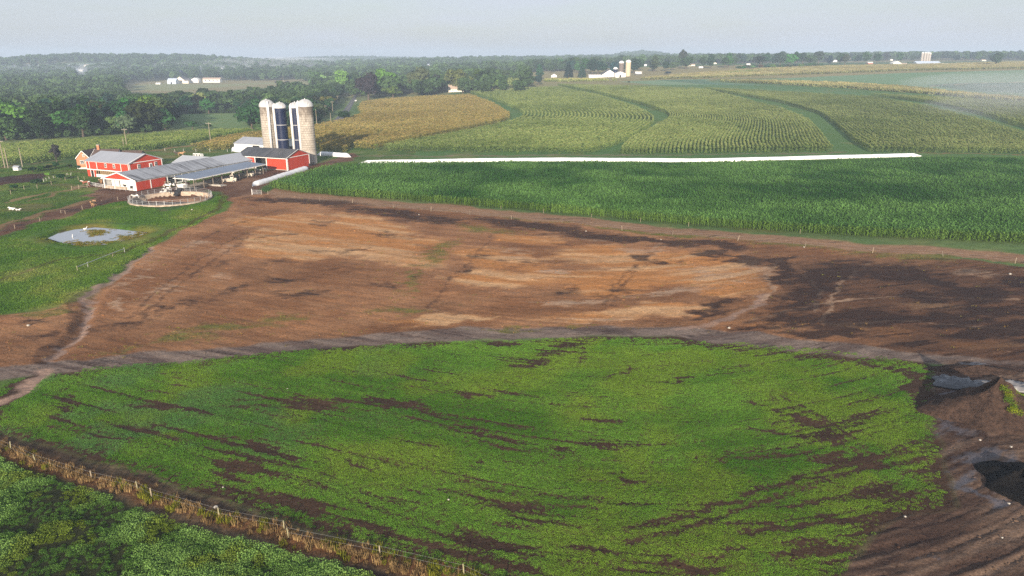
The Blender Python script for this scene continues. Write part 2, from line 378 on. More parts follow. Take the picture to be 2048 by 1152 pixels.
# bare soil showing through the green field
B_SOIL = wide([(128, 815, 30, 34, 35), (150, 795, 26, 16, 0), (112, 838, 24, 20, 40), (300, 812, 120, 12, 2), (385, 818, 50, 12, 10), (640, 804, 120, 12, 0), (740, 800, 70, 13, 6), (800, 808, 90, 16, 8), (860, 832, 60, 9, 15), (940, 860, 60, 8, 15), (285, 855, 60, 9, 4), (340, 858, 50, 8, 8), (430, 878, 90, 8, 12), (520, 895, 70, 10, 14), (570, 915, 60, 9, 15),
    (110, 895, 60, 10, 16), (200, 922, 80, 16, 16), (300, 948, 90, 20, 15), (390, 975, 80, 20, 14), (455, 950, 78, 36, -4), (500, 930, 40, 16, -5), (440, 990, 80, 22, 10), (560, 1000, 120, 22, 13), (640, 1035, 110, 18, 15), (760, 1065, 120, 20, 16), (900, 1110, 140, 22, 16), (240, 880, 90, 6, 14), (700, 930, 70, 6, 14), (640, 890, 60, 6, 12),
    (1105, 705, 80, 20, -10), (1060, 728, 60, 10, -8), (1165, 700, 12, 26, 0), (1130, 690, 50, 10, -8), (1000, 690, 60, 7, -4), (1540, 815, 60, 9, 18), (1600, 838, 70, 12, 18), (1560, 868, 90, 8, 8), (1660, 880, 60, 16, 20), (1470, 915, 110, 9, -3), (1560, 905, 100, 16, -4), (1660, 920, 80, 18, 4), (1740, 930, 80, 16, 6), (1400, 920, 60, 10, 0), (1610, 960, 130, 9, -14), (1500, 985, 120, 7, -16), (1420, 1010, 90, 7, -14),
    (1640, 1000, 140, 14, -6), (1750, 985, 130, 26, 0), (1700, 1040, 130, 26, 0), (1560, 1060, 120, 16, -8), (1480, 1105, 140, 16, 0), (1640, 1100, 140, 30, 0), (1330, 1130, 110, 12, 6), (1200, 1100, 110, 8, 12), (1080, 1040, 90, 8, 12), (1830, 770, 46, 30, 70), (1680, 715, 130, 9, 5), (1780, 738, 90, 10, 10), (1420, 690, 90, 7, 4), (1000, 1010, 120, 6, 8), (820, 980, 90, 6, 12), (1120, 905, 50, 6, 14), (960, 935, 60, 6, 14), (1240, 960, 60, 5, 14), (1180, 870, 46, 5, 12), (940, 790, 60, 6, 6), (1360, 760, 50, 5, -8), (1250, 740, 50, 5, -20), (980, 1085, 120, 16, 14), (1000, 1130, 120, 16, 10)])
# wet mud and spilt slurry, with the sky's sheen painted on as grey
B_WET_SHEEN = wide([(1915, 770, 50, 16, 0), (1880, 800, 24, 40, 10), (1900, 850, 40, 30, 0), (1960, 905, 90, 18, 0), (1975, 925, 90, 14, -8), (1920, 960, 40, 30, 20), (1930, 985, 60, 14, 20), (2020, 780, 40, 20, 10), (1960, 735, 60, 10, 0), (1860, 1130, 20, 10, 0)])
B_BLACK = wide([(1960, 730, 70, 9, 3), (2030, 745, 50, 9, 8), (1960, 800, 60, 14, 0), (1925, 870, 40, 14, 0), (1980, 890, 70, 10, 0)])

def streak(X, Y, seed, across, along):
    """unevenness drawn out along the way the tractor drives"""
    v = Y + .40 * X - .010 * np.maximum(X + 5, 0) ** 2 * (X < 50) - (X >= 50) * (30 + .7 * (X - 50))
    return fbm(X / along, v / across, seed, 5, .6)

TYRES = [[tuple(at(*p))[:2] for p in L] for L in (
    ((1860, 896), (1700, 925), (1510, 985), (1380, 1030), (1250, 1062)), ((1850, 915), (1695, 945), (1515, 1008), (1390, 1052), (1260, 1088)), ((1540, 792), (1620, 838), (1690, 885), (1740, 930)), ((1560, 790), (1645, 838), (1715, 885), (1765, 928)),
    ((190, 850), (400, 886), (640, 950), (900, 1045), (1000, 1090)), ((180, 860), (395, 902), (635, 970), (890, 1068), (985, 1112)), ((1172, 676), (1168, 705), (1150, 735), (1090, 740)), ((125, 780), (96, 812), (104, 846), (180, 878), (330, 926), (480, 985)), ((146, 786), (116, 814), (124, 842), (200, 866), (350, 910), (500, 965)),
    ((300, 800), (560, 798), (760, 806), (900, 836), (1020, 880), (1120, 915)), ((300, 812), (560, 812), (755, 822), (890, 852), (1010, 898)), ((1300, 735), (1240, 745), (1170, 780), (1120, 800)), ((1480, 910), (1560, 840), (1568, 810)), ((1520, 918), (1600, 860), (1610, 822)), ((700, 905), (860, 950), (1020, 985), (1200, 1000)), ((690, 918), (850, 966), (1010, 1004), (1190, 1020)))]
RUTS = [[tuple(at(*p))[:2] for p in L] for L in (((1320, 488), (1290, 510), (1258, 540), (1225, 580), (1205, 610)), ((1334, 490), (1304, 513), (1272, 543), (1240, 582), (1222, 612)), ((985, 470), (940, 520), (890, 570), (860, 615)), ((480, 470), (400, 520), (320, 580), (240, 650)), ((500, 474), (418, 526), (336, 588), (256, 660)), ((560, 420), (440, 460), (340, 510)), ((1560, 520), (1530, 545), (1545, 580), (1530, 600)), ((1740, 525), (1700, 550), (1660, 600), (1640, 650)), ((1600, 540), (1640, 580), (1620, 620)), ((1420, 500), (1480, 520), (1540, 540)), ((2040, 600), (1800, 590), (1640, 606), (1500, 640)), ((2040, 660), (1820, 640), (1660, 650)))]
def lines(L, X, Y, w0, w1, lim=3): return np.maximum.reduce([sst(w0, w1, line_dist(q, X, Y, lim)) for q in L])
def soil_amount(X, Y):
    """how much bare soil shows in the green field, 0..1"""
    wx = X + (fbm(X / 1.8, Y / 1.8, 51, 3) - .5) * 3; wy = Y + (fbm(X / 1.8, Y / 1.8, 52, 3) - .5) * 2.4
    b = np.zeros(X.shape)
    for q in B_SOIL: b = np.maximum(b, q(wx, wy))
    n = streak(X, Y, 53, .5, 10); n2 = fbm(X / 9, Y / 9, 54, 3)
    return np.clip(sst(.26, .95, b * .98 + (n - .5) * 2.2 + (n2 - .5) * .3) + sst(.62, .78, n + (n2 - .5) * .36) * .8 + lines(TYRES, wx * .4 + X * .6, wy * .4 + Y * .6, .55, .2) * sst(.38, .64, n2 * .5 + n * .5) * .7, 0, 1)

def ground_fields(X, Y):
    N = X.shape; col = np.empty(N + (3,)); wet = np.zeros(N); dark = np.zeros(N); pale = np.zeros(N); olive = np.zeros(N)
    D = np.sqrt(X * X + Y * Y); wa = .012 * D + .3
    wx = X + (fbm(X / 7, Y / 7, 1, 4) - .5) * wa * 2.4; wy = Y + (fbm(X / 7, Y / 7, 2, 4) - .5) * wa * 2.4
    bwx = wx + (fbm(X / 2.2, Y / 1.4, 41, 4) - .5) * 7; bwy = wy + (fbm(X / 2.2, Y / 1.4, 42, 4) - .5) * 4
    n_big = fbm(X / 60, Y / 60, 3, 4); n_mid = fbm(X / 9, Y / 9, 4, 4); n_st = streak(X, Y, 5, 1.1, 11); n_st2 = streak(X, Y, 6, 2.6, 20)
    g1, g2 = A(100, 130, 74), A(132, 150, 92)
    col[:] = g1 + (g2 - g1) * sst(.3, .7, n_big)[..., None]
    # far quilt of fields
    far = sst(600, 900, D); q = vnoise(X / 260 + (n_big - .5), Y / 330, 9)
    col[:] = col * (1 - far[..., None]) + far[..., None] * (A(96, 128, 82) + (A(170, 160, 112) - A(96, 128, 82)) * sst(.45, .6, q)[..., None])
    def lay(m, c): col[:] = col * (1 - m[..., None]) + np.asarray(c) * m[..., None]
    near = D < 520
    for P_, c_ in FAR_FIELDS: lay(poly_mask(P_, X, Y, 3), c_)
    lane = (D > 270) & (D < 760) & (X > -60); lay(lane * .8, A(90, 132, 66))
    # paddocks round the farm: mown and grazed grass
    pad = ((Y < 330) & (X < -40)).astype(float); v = sst(.25, .75, n_mid * .6 + n_big * .4)
    lay(pad, A(74, 108, 46)[None] + (A(112, 136, 66) - A(74, 108, 46))[None] * v[..., None])
    lay(sst(.58, .72, fbm(X / 14, Y / 5, 8, 4)) * pad * .55, A(128, 112, 72))
    lay(poly_mask(P_YARDGRASS, wx, wy, .8), A(80, 120, 40)[None] + (A(116, 146, 58) - A(80, 120, 40))[None] * v[..., None])
    lay(poly_mask(P_MEADOW, wx, wy, 4), A(128, 158, 98)); lay(poly_mask(P_LFIELD, X, Y, 6), A(168, 172, 120))
    for pts, w, c in PATHS: lay(sst(w * 1.1, w * .6, line_dist(pts, wx, wy)) * .85, c)
    lay(poly_mask(P_PLOT, wx, wy, .6), A(74, 54, 48))
    yard = poly_mask(P_YARD, wx, wy, .8); lay(yard, A(116, 82, 62)[None] + (A(150, 116, 92) - A(116, 82, 62))[None] * sst(.35, .7, n_mid)[..., None])
    dark = np.maximum(dark, yard * sst(.5, .75, fbm(X / 4, Y / 3, 12, 4)) * .7)
    # pond bank
    pd = np.full(N, -99.0); s = near & (X < -40) & (Y > 120) & (Y < 200); pd[s] = poly_sd(P_POND, wx[s], wy[s])
    lay(sst(-5, -1, pd) * sst(.4, .65, n_mid) * .8, A(122, 118, 48)); lay(sst(-1.2, .3, pd), A(86, 72, 52))
    # bare ploughed field
    dm = poly_mask(P_DIRT, wx, wy, .7)
    base = A(154, 107, 72)[None] + (A(190, 140, 100) - A(154, 107, 72))[None] * sst(.3, .7, n_st * .35 + n_mid * .65)[..., None]
    lay(dm, base)
    bs = lambda L: np.maximum.reduce([q(bwx, bwy) for q in L])
    o = bs(B_ORANGE) * dm; lay(sst(.02, .55, o + (n_mid - .5) * 1.1 + (n_st - .5) * .25) * (.25 + .75 * sst(0, .15, o)), A(206, 144, 88)[None] + (A(228, 182, 134) - A(206, 144, 88))[None] * sst(.4, .65, n_st2)[..., None])
    br = dm * sst(.45, .6, fbm(X / 22, Y / 22, 14, 3)) * sst(.1, -.2, o - .1); lay(br * .45, A(112, 80, 58))
    dark = np.maximum(dark, dm * np.clip(bs(B_DARK) * np.interp(X, [0, 25, 40], [.68, .75, 1.3]) + (n_st2 - .5) * .7 + (n_st - .5) * .7 + (n_mid - .5) * .7 - .02, 0, 1)); dark = np.maximum(dark, dm * np.clip(bs(B_BAND) * 1.15 + (n_st2 - .5) * .8 + (n_mid - .5) * .5, 0, 1)); dark = np.maximum(dark, dm * sst(.56, .80, n_st) * .40)
    rl_ = lines(RUTS, bwx * .3 + X * .7, bwy * .3 + Y * .7, .7, .25) * dm; pale = np.maximum(pale, rl_ * .7 * sst(20, 30, X)); dark = np.maximum(dark, rl_ * .55 * sst(30, 20, X))
    rt = dm * sst(35, 60, X) * sst(158, 118, Y); lay(rt * .78, A(92, 68, 55)); dark = np.maximum(dark, rt * sst(.38, .62, n_st * .6 + n_mid * .4) * .95)
    pale = np.maximum(pale, dm * np.clip(bs(B_PALE) * .72 + (n_st - .5) * 1.1, 0, .9)); pale = np.maximum(pale, dm * sst(.62, .8, streak(X, Y, 17, .7, 6)) * .5)
    olive = np.maximum(olive, dm * np.clip(bs(B_OLIVE) * .85 + (n_mid - .5) * .7, 0, .8))
    # strip between the bare field and the young corn
    cd = line_dist(CORNLINE, wx, wy); side = (wy > np.interp(wx, [p[0] for p in CORNLINE], [p[1] for p in CORNLINE]))
    strip = sst(9.5, 7.5, cd) * side * (X > -72) * (Y < 235); lay(strip, A(158, 118, 90)[None] + (A(186, 152, 120) - A(158, 118, 90))[None] * n_st[..., None])
    olive = np.maximum(olive, sst(2.6, .6, cd) * sst(-30, 10, X) * np.clip(.45 + (n_mid - .4) * 1.5, 0, 1)); dark = np.maximum(dark, strip * sst(.55, .75, n_st) * .7)
    # green field: soil under the plants
    gm = poly_mask(P_GREEN, wx, wy, .5); lay(gm, A(66, 50, 42)[None] + (A(98, 76, 58) - A(66, 50, 42))[None] * n_st[..., None]); dark *= 1 - gm; pale *= 1 - gm; olive *= 1 - gm
    # dirt track, gullies
    tm = sst(2.6, 1.7, line_dist(TRACK, wx, wy) + (n_mid - .5) * 2.0); lay(tm, A(116, 98, 90)[None] + (A(150, 132, 120) - A(116, 98, 90))[None] * sst(.35, .65, n_st)[..., None])
    dark = np.maximum(dark * (1 - tm), tm * sst(.52, .74, streak(X, Y, 21, .9, 14)) * .75); pale *= 1 - tm
    for L, w in ((GULLY, .8), (RUN2, .8), (DRIVE, 1.2)):
        m = sst(w * 1.25, w * .4, line_dist(L, bwx * .4 + wx * .6, bwy * .4 + wy * .6)) * (sst(-10, -45, X) * .25 + .7); lay(m, A(184, 152, 132)); dark *= 1 - m; wet = np.maximum(wet, m * .3)
    dk = sst(2.0, .9, line_dist(GULLY[:6], wx + 1.5, wy)); dark = np.maximum(dark, dk * .6)
    # mud by the heaps
    mm = poly_mask(P_MUD, wx, wy, .6); lay(mm, A(88, 68, 58)[None] + (A(140, 116, 98) - A(88, 68, 58))[None] * sst(.35, .7, n_st * .7 + n_mid * .3)[..., None])
    dark = np.maximum(dark * (1 - mm), mm * np.clip(np.maximum(bs(B_BLACK), sst(.5, .7, streak(X, Y, 23, .55, 5)) * .7), 0, 1)); olive *= 1 - mm
    wb = np.clip(bs(B_WET_SHEEN) + (n_mid - .5) * .8 + (streak(X, Y, 24, .4, 3) - .5) * 1.4, 0, 1); wm = mm * sst(.35, .95, wb); lay(wm * .8, A(98, 95, 102)); wet = np.maximum(wet, wm); dark *= 1 - .6 * wm  # puddles: the pale grey puts the sky's reflection into the mud colour
    # rough grass below the front fence and the dead strip along it
    fd = line_dist(FENCE_FRONT, wx, wy); ub = sst(8, 3, fd) * (1 - gm); lay(ub * .9, A(108, 84, 70)); dark = np.maximum(dark, ub * sst(.45, .65, n_st) * .7)
    wd = poly_mask(P_WEED, wx, wy, .6); lay(wd, A(58, 62, 38)); dark *= 1 - wd; pale *= 1 - wd; olive *= 1 - wd
    fd = line_dist(FENCE_FRONT, wx, wy); fm = sst(1.6, .5, fd + (n_mid - .5) * 2.0); lay(fm * .8, A(128, 88, 56)); dark *= 1 - fm
    return col, wet, dark, pale, olive

FAR_FIELDS = [(world_poly([(1360, 166), (1540, 158), (1800, 146), (2048, 140), (2250, 137), (2250, 210), (2048, 192), (1900, 180), (1800, 170), (1680, 163), (1540, 160)]), A(132, 168, 124)), (world_poly([(1850, 170), (1920, 166), (2048, 165), (2250, 166), (2250, 186), (2048, 186), (1950, 183)]), A(96, 132, 106)),
    (world_poly([(1235, 163), (1420, 158), (1415, 164), (1560, 172), (1740, 188), (1735, 192), (1560, 186), (1410, 178), (1300, 169)]), A(140, 170, 130)), (world_poly([(1310, 160), (1405, 159), (1430, 166), (1600, 174), (1720, 184), (1500, 173), (1400, 168)]), A(104, 142, 112))]
def pth(*p): return [tuple(at(*q))[:2] for q in p]
PATHS = [(pth((-60, 470), (0, 455), (60, 434), (122, 415), (190, 398)), 1.6, A(160, 124, 92)), (pth((0, 405), (60, 394), (110, 384), (160, 372)), 1.0, A(170, 140, 100)), (pth((50, 402), (100, 392), (150, 376)), .8, A(160, 130, 90)),
         (pth((0, 336), (90, 324), (170, 318)), 1.2, A(140, 120, 90)), (pth((270, 306), (380, 292), (470, 276)), 1.4, A(168, 134, 96)), (pth((330, 470), (400, 434), (448, 400), (440, 388)), .9, A(92, 92, 48)), (pth((0, 560), (120, 520), (240, 506), (330, 470)), .7, A(92, 104, 50)),
         (pth((1850, 172), (1950, 167), (2048, 164)), 2.5, A(190, 176, 140)), (pth((1850, 306), (2048, 309)), 1.2, A(170, 120, 84)), (pth((720, 311), (760, 312), (1170, 311), (1700, 306)), 1.6, A(142, 132, 104))]

def make_ground():
    ys = [14.0]
    while ys[-1] < 5400: ys.append(ys[-1] + .0036 * ys[-1] + .05)
    ys = np.array(ys); us = np.linspace(-1, 1, 901)
    Y, U = np.meshgrid(ys, us, indexing='ij'); X = U * (.95 * Y + 60)
    Z = T(X, Y); col, wet, dark, pale, olive = ground_fields(X, Y)
    near = Y < 330
    # real unevenness: clods, ruts, tussocks
    rough = np.where(near, 1.0, 0); dm = poly_mask(P_DIRT, X, Y, 1)
    Z += rough * ((fbm(X / 1.6, Y / 1.6, 31, 4) - .5) * .22 + (fbm(X / 14, Y / 14, 32, 3) - .5) * .5 * sst(20, 60, Y) + (streak(X, Y, 33, .9, 10) - .5) * .22 * dm)
    mm = poly_mask(P_MUD, X, Y, 1); Z += mm * (streak(X, Y, 34, .5, 5) - .5) * .4
    pd = np.full(X.shape, -99.0); s = (X < -40) & (X > -120) & (Y > 110) & (Y < 210); pd[s] = poly_sd(P_POND, X[s], Y[s])
    Z = np.where(pd > -6, Z * sst(0, -6, pd) + (-.75 * sst(-3.5, 1.5, pd)) + .25 * sst(-6, -3, pd) * sst(0, -2.5, pd), Z)
    r = np.hypot(X - PIT_C[0], Y - PIT_C[1]); Z = np.where(r < PIT_R + 4, Z * sst(PIT_R, PIT_R + 4, r), Z); Z = np.where(r < PIT_R, -2.6, Z)
    flat = np.zeros(X.shape); fs = (X < -50) & (X > -170) & (Y > 205) & (Y < 300); flat[fs] = 1; Z = np.where(flat > 0, Z * .35, Z)
    gl = sst(1.6, .3, line_dist(GULLY, X, Y)); Z -= gl * .35
    ny, nx = X.shape; V = np.stack([X, Y, Z], -1).reshape(-1, 3)
    i = np.arange(ny * nx).reshape(ny, nx); Q = np.stack([i[:-1, :-1], i[:-1, 1:], i[1:, 1:], i[1:, :-1]], -1).reshape(-1, 4)
    me = bpy.data.meshes.new('ground'); n, m = len(V), len(Q)
    me.vertices.add(n); me.vertices.foreach_set('co', V.astype(np.float32).ravel()); me.loops.add(m * 4); me.loops.foreach_set('vertex_index', Q.astype(np.int32).ravel())
    me.polygons.add(m); me.polygons.foreach_set('loop_start', np.arange(0, m * 4, 4, dtype=np.int32)); me.update(calc_edges=True)
    a = me.color_attributes.new('soil', 'FLOAT_COLOR', 'POINT'); a.data.foreach_set('color', np.concatenate([col, wet[..., None]], -1).reshape(-1).astype(np.float32))
    a = me.color_attributes.new('marks', 'FLOAT_COLOR', 'POINT'); a.data.foreach_set('color', np.stack([dark, pale, olive, np.ones_like(dark)], -1).reshape(-1).astype(np.float32))
    me.shade_smooth()
    t = NT('soil and grass'); p = t.p
    at_ = t.node('ShaderNodeAttribute', attribute_name='soil'); am = t.node('ShaderNodeAttribute', attribute_name='marks'); sp = t.node('ShaderNodeSeparateColor'); t.link(am.outputs['Color'], sp.inputs[0])
    n1 = t.noise(.35, 10, .72, sc=(.55, 1.5, 1)); n2 = t.noise(3.2, 5, .7); n3 = t.noise(9, 3, .7)
    n4 = t.noise(1.3, 8, .78, sc=(.4, 1.3, 1))
    def crisp(sock, k=.9, lo=.42, hi=.62):
        a1 = t.node('ShaderNodeMath', operation='MULTIPLY_ADD'); t.link(n1.outputs['Fac'], a1.inputs[0]); a1.inputs[1].default_value = k; a1.inputs[2].default_value = -k / 2
        a2 = t.node('ShaderNodeMath', operation='ADD'); t.link(a1.outputs[0], a2.inputs[0]); t.link(sock, a2.inputs[1]); return t.mrange(a2.outputs[0], lo, hi, 0, 1)
    c = at_.outputs['Color']
    c = t.mix(crisp(sp.outputs[1], 1.6, .40, .95), c, tuple(A(206, 172, 142)))
    c = t.mix(crisp(sp.outputs[2], 1.8, .40, .90), c, tuple(A(124, 122, 62)))
    dk = t.node('ShaderNodeMath', operation='MULTIPLY'); t.link(crisp(sp.outputs[0], 1.7, .32, .86), dk.inputs[0]); dk.inputs[1].default_value = .86
    c = t.mix(dk.outputs[0], c, tuple(A(58, 44, 42)))
    k = t.node('ShaderNodeMath', operation='MULTIPLY'); t.link(t.mrange(n2.outputs['Fac'], .28, .72, .62, 1.38), k.inputs[0]); k0 = t.node('ShaderNodeMath', operation='MULTIPLY'); t.link(t.mrange(n3.outputs['Fac'], .3, .7, .78, 1.22), k0.inputs[0]); t.link(t.mrange(n4.outputs['Fac'], .3, .7, .72, 1.28), k0.inputs[1]); t.link(k0.outputs[0], k.inputs[1])
    cc = t.node('ShaderNodeCombineColor'); [t.link(k.outputs[0], cc.inputs[i]) for i in range(3)]
    c = t.mix(1.0, c, cc.outputs[0], 'MULTIPLY'); t.link(c, p.inputs['Base Color'])
    t.link(t.mrange(at_.outputs['Alpha'], 0, 1, .95, .22), p.inputs['Roughness']); t.link(t.mrange(at_.outputs['Alpha'], 0, 1, .08, .5), p.inputs['Specular IOR Level'])
    b = t.node('ShaderNodeMath', operation='ADD'); t.link(n2.outputs['Fac'], b.inputs[0]); t.link(n1.outputs['Fac'], b.inputs[1]); t.bump(b.outputs[0], .7, .16)
    me.materials.append(t.m)
    o = link_mesh('ground', me); tag(o, 'rolling farmland of bare brown soil, green grass and dirt tracks', 'ground', kind='structure')
    return o
make_ground()

# ------------------------------------------------------------------ scattering of plants nobody could count
def scatter(name, pts, rot, scl, protos, tint, label, cat, vi=None):
    n = len(pts); me = bpy.data.meshes.new(name); me.vertices.add(n); me.vertices.foreach_set('co', np.asarray(pts, np.float32).ravel())
    def attr(k, ty, data, key='value'): me.attributes.new(k, ty, 'POINT').data.foreach_set(key, np.asarray(data).ravel())
    rot = np.asarray(rot, np.float32)
    if rot.ndim == 1: rot = np.stack([np.zeros(n), np.zeros(n), rot], -1)
    scl = np.asarray(scl, np.float32)
    if scl.ndim == 1: scl = np.stack([scl] * 3, -1)
    attr('rot', 'FLOAT_VECTOR', rot.astype(np.float32), 'vector'); attr('scl', 'FLOAT_VECTOR', scl.astype(np.float32), 'vector')
    tint = np.asarray(tint, np.float32); tint = np.broadcast_to(tint, (n, 3))
    attr('tint', 'FLOAT_COLOR', np.concatenate([tint, np.ones((n, 1))], -1).astype(np.float32), 'color')
    attr('vi', 'INT', (nrng.integers(0, len(protos), n) if vi is None else vi).astype(np.int32))
    o = link_mesh(name, me); tag(o, label, cat, kind='stuff')
    g = bpy.data.node_groups.new(name, 'GeometryNodeTree'); g.interface.new_socket('Geometry', in_out='INPUT', socket_type='NodeSocketGeometry'); g.interface.new_socket('Geometry', in_out='OUTPUT', socket_type='NodeSocketGeometry')
    gi, go = g.nodes.new('NodeGroupInput'), g.nodes.new('NodeGroupOutput'); ip = g.nodes.new('GeometryNodeInstanceOnPoints'); jn = g.nodes.new('GeometryNodeJoinGeometry')
    for pr in protos:
        oi = g.nodes.new('GeometryNodeObjectInfo'); oi.inputs['Object'].default_value = pr; oi.inputs['As Instance'].default_value = True; g.links.new(oi.outputs['Geometry'], jn.inputs[0])
    def named(k, ty):
        a = g.nodes.new('GeometryNodeInputNamedAttribute'); a.data_type = ty; a.inputs['Name'].default_value = k; return [q for q in a.outputs if q.enabled and q.name == 'Attribute'][0]
    g.links.new(gi.outputs[0], ip.inputs['Points']); g.links.new(jn.outputs[0], ip.inputs['Instance']); ip.inputs['Pick Instance'].default_value = True
    g.links.new(named('vi', 'INT'), ip.inputs['Instance Index']); g.links.new(named('rot', 'FLOAT_VECTOR'), ip.inputs['Rotation']); g.links.new(named('scl', 'FLOAT_VECTOR'), ip.inputs['Scale'])
    g.links.new(ip.outputs[0], go.inputs[0]); md = o.modifiers.new('scatter', 'NODES'); md.node_group = g
    return o

def loose(name, me): return bpy.data.objects.new(name, me)     # a source shape for scatter(), not in the scene itself

def leaves_mesh(name, mat, pos, nrm, size, rng, aspect=1.0):
    """one quad per leaf cluster"""
    n = len(pos); up = rng.normal(size=(n, 3)); u = np.cross(nrm, up); u /= np.linalg.norm(u, axis=1, keepdims=True) + 1e-9; w = np.cross(nrm, u)
    s = np.asarray(size).reshape(-1, 1) if np.ndim(size) else np.full((n, 1), size)
    a = s * u * aspect; b = s * w
    V = np.stack([pos - a - b * .3, pos - b * .9 + a * .2, pos + a + b * .2, pos + b * .9 - a * .1], 1).reshape(-1, 3)
    return mesh_np(name, V, np.arange(4 * n).reshape(n, 4), mat)

def inside(poly, X, Y): return poly_sd(poly, X, Y) > 0
def grid_pts(poly, dx, dy, ang=0.0, jit=.35):
    """points in rows inside a polygon"""
    c, s = math.cos(ang), math.sin(ang); R = np.array([[c, -s], [s, c]]); q = poly @ R
    gx, gy = np.meshgrid(np.arange(q[:, 0].min(), q[:, 0].max(), dx), np.arange(q[:, 1].min(), q[:, 1].max(), dy))
    p = np.stack([gx.ravel(), gy.ravel()], -1); p = p + nrng.uniform(-jit, jit, p.shape) * (dx, dy); p = p @ R.T
    return p[inside(poly, p[:, 0], p[:, 1])]

# --- green field: low leafy plants
def leaf_patch(name, mat, n, r, h, size, seed, aspect=1.0, flat=.6):
    g = np.random.default_rng(seed); a = g.uniform(0, 2 * np.pi, n); d = r * np.sqrt(g.uniform(0, 1, n))
    pos = np.stack([d * np.cos(a), d * np.sin(a), h * g.uniform(.15, 1, n) * (1 - .35 * (d / r) ** 2)], -1)
    nr = g.normal(size=(n, 3)); nr[:, 2] = np.abs(nr[:, 2]) + flat; nr /= np.linalg.norm(nr, axis=1, keepdims=True)
    return loose(name, leaves_mesh(name, mat, pos, nr, size * g.uniform(.6, 1.3, n), g, aspect))
M_CLOVER = leaf_mat('clover leaves', (1, 1, 1), .35, inst=True, trans=.3)
LEAFY = [leaf_patch('clover_patch', M_CLOVER, 60, .21, .09, .025, 100 + i, .7, .25) for i in range(4)]
def visible(p, m=30):
    fw = p[:, 1] * CP + H * SP; px = 1024 + F * p[:, 0] / fw
    return p[(px > -m) & (px < 2048 + m)]
def on_ground(p, dz=0.0): return np.stack([p[:, 0], p[:, 1], T(p[:, 0], p[:, 1]) + dz], -1)
def uneven(p): return (fbm(p[:, 0] / 1.6, p[:, 1] / 1.6, 31, 4) - .5) * .22 + (fbm(p[:, 0] / 14, p[:, 1] / 14, 32, 3) - .5) * .5 * sst(20, 60, p[:, 1])

p = visible(grid_pts(P_GREEN, .205, .205, .3, .5)); p = p[p[:, 1] > 40]
sa = soil_amount(p[:, 0], p[:, 1]); edge = poly_sd(P_GREEN, p[:, 0], p[:, 1]) + (fbm(p[:, 0] / 2, p[:, 1] / 2, 61, 3) - .5) * 4
keep = (nrng.uniform(0, 1, len(p)) > .94 * sa ** .85) & (line_dist(DRIVE, p[:, 0], p[:, 1]) > 1.3) & (edge > nrng.uniform(-.5, 2.5, len(p))); p, sa = p[keep], sa[keep]
nb = fbm(p[:, 0] / 12, p[:, 1] / 12, 62, 3); ns = streak(p[:, 0], p[:, 1], 63, 1.5, 8)
tn = np.array(srgb(84, 136, 40)) + (np.array(srgb(122, 170, 62)) - np.array(srgb(84, 136, 40))) * sst(.3, .7, nb * .5 + ns * .5)[:, None]
ye = sst(.5, .75, fbm(p[:, 0] / 8 + 3, p[:, 1] / 8, 64, 3) + .0035 * np.clip(p[:, 0], 0, 60))[:, None]; tn = tn * (1 - ye * .6) + np.array(srgb(140, 168, 58)) * ye * .6
bl = sst(.52, .7, fbm(p[:, 0] / 6, p[:, 1] / 6 + 9, 65, 3))[:, None] * sst(-.0, -40, p[:, 0])[:, None]; tn = tn * (1 - bl * .5) + np.array(srgb(118, 168, 104)) * bl * .4
scatter('green_crop', on_ground(p) + np.stack([0 * p[:, 0], 0 * p[:, 0], uneven(p) - .02], -1), nrng.uniform(0, 6.28, len(p)), nrng.uniform(.65, 1.25, len(p)) * (1 - .55 * sa), LEAFY, tn * 1.02,
        'low leafy green crop covering the front field with streaks of bare soil', 'crop')

# --- rough weeds in the front corner
M_WEED = leaf_mat('weed leaves', (1, 1, 1), .4, inst=True, trans=.3)
WEEDS = [leaf_patch('weed_patch', M_WEED, 150, .40, .34, .042, 120 + i, .7, .1) for i in range(4)]
p = visible(grid_pts(P_WEED, .42, .42, .2, .5)); p = p[(p[:, 1] > 38)]
nb = fbm(p[:, 0] / 4.5, p[:, 1] / 4.5, 66, 4); fdist = line_dist(FENCE_FRONT, p[:, 0], p[:, 1]); keep = (nrng.uniform(0, 1, len(p)) < .45 + sst(.38, .55, nb)) & (fdist > 1.5); p, nb = p[keep], nb[keep]
tn = np.array(srgb(88, 130, 54)) + (np.array(srgb(142, 180, 96)) - np.array(srgb(88, 130, 54))) * sst(.38, .66, nb)[:, None]
ye = sst(.56, .7, fbm(p[:, 0] / 3 + 5, p[:, 1] / 3, 67, 3))[:, None]; tn = tn * (1 - ye * .7) + np.array(srgb(128, 142, 44)) * ye * .7
scatter('weeds', on_ground(p) + np.stack([0 * p[:, 0], 0 * p[:, 0], uneven(p) - .03], -1), nrng.uniform(0, 6.28, len(p)), nrng.uniform(.5, 1.3, len(p)) * (.55 + .8 * sst(.3, .7, nb)), WEEDS, tn * .86,
        'tangle of tall green weeds in the front corner below the fence', 'weeds')

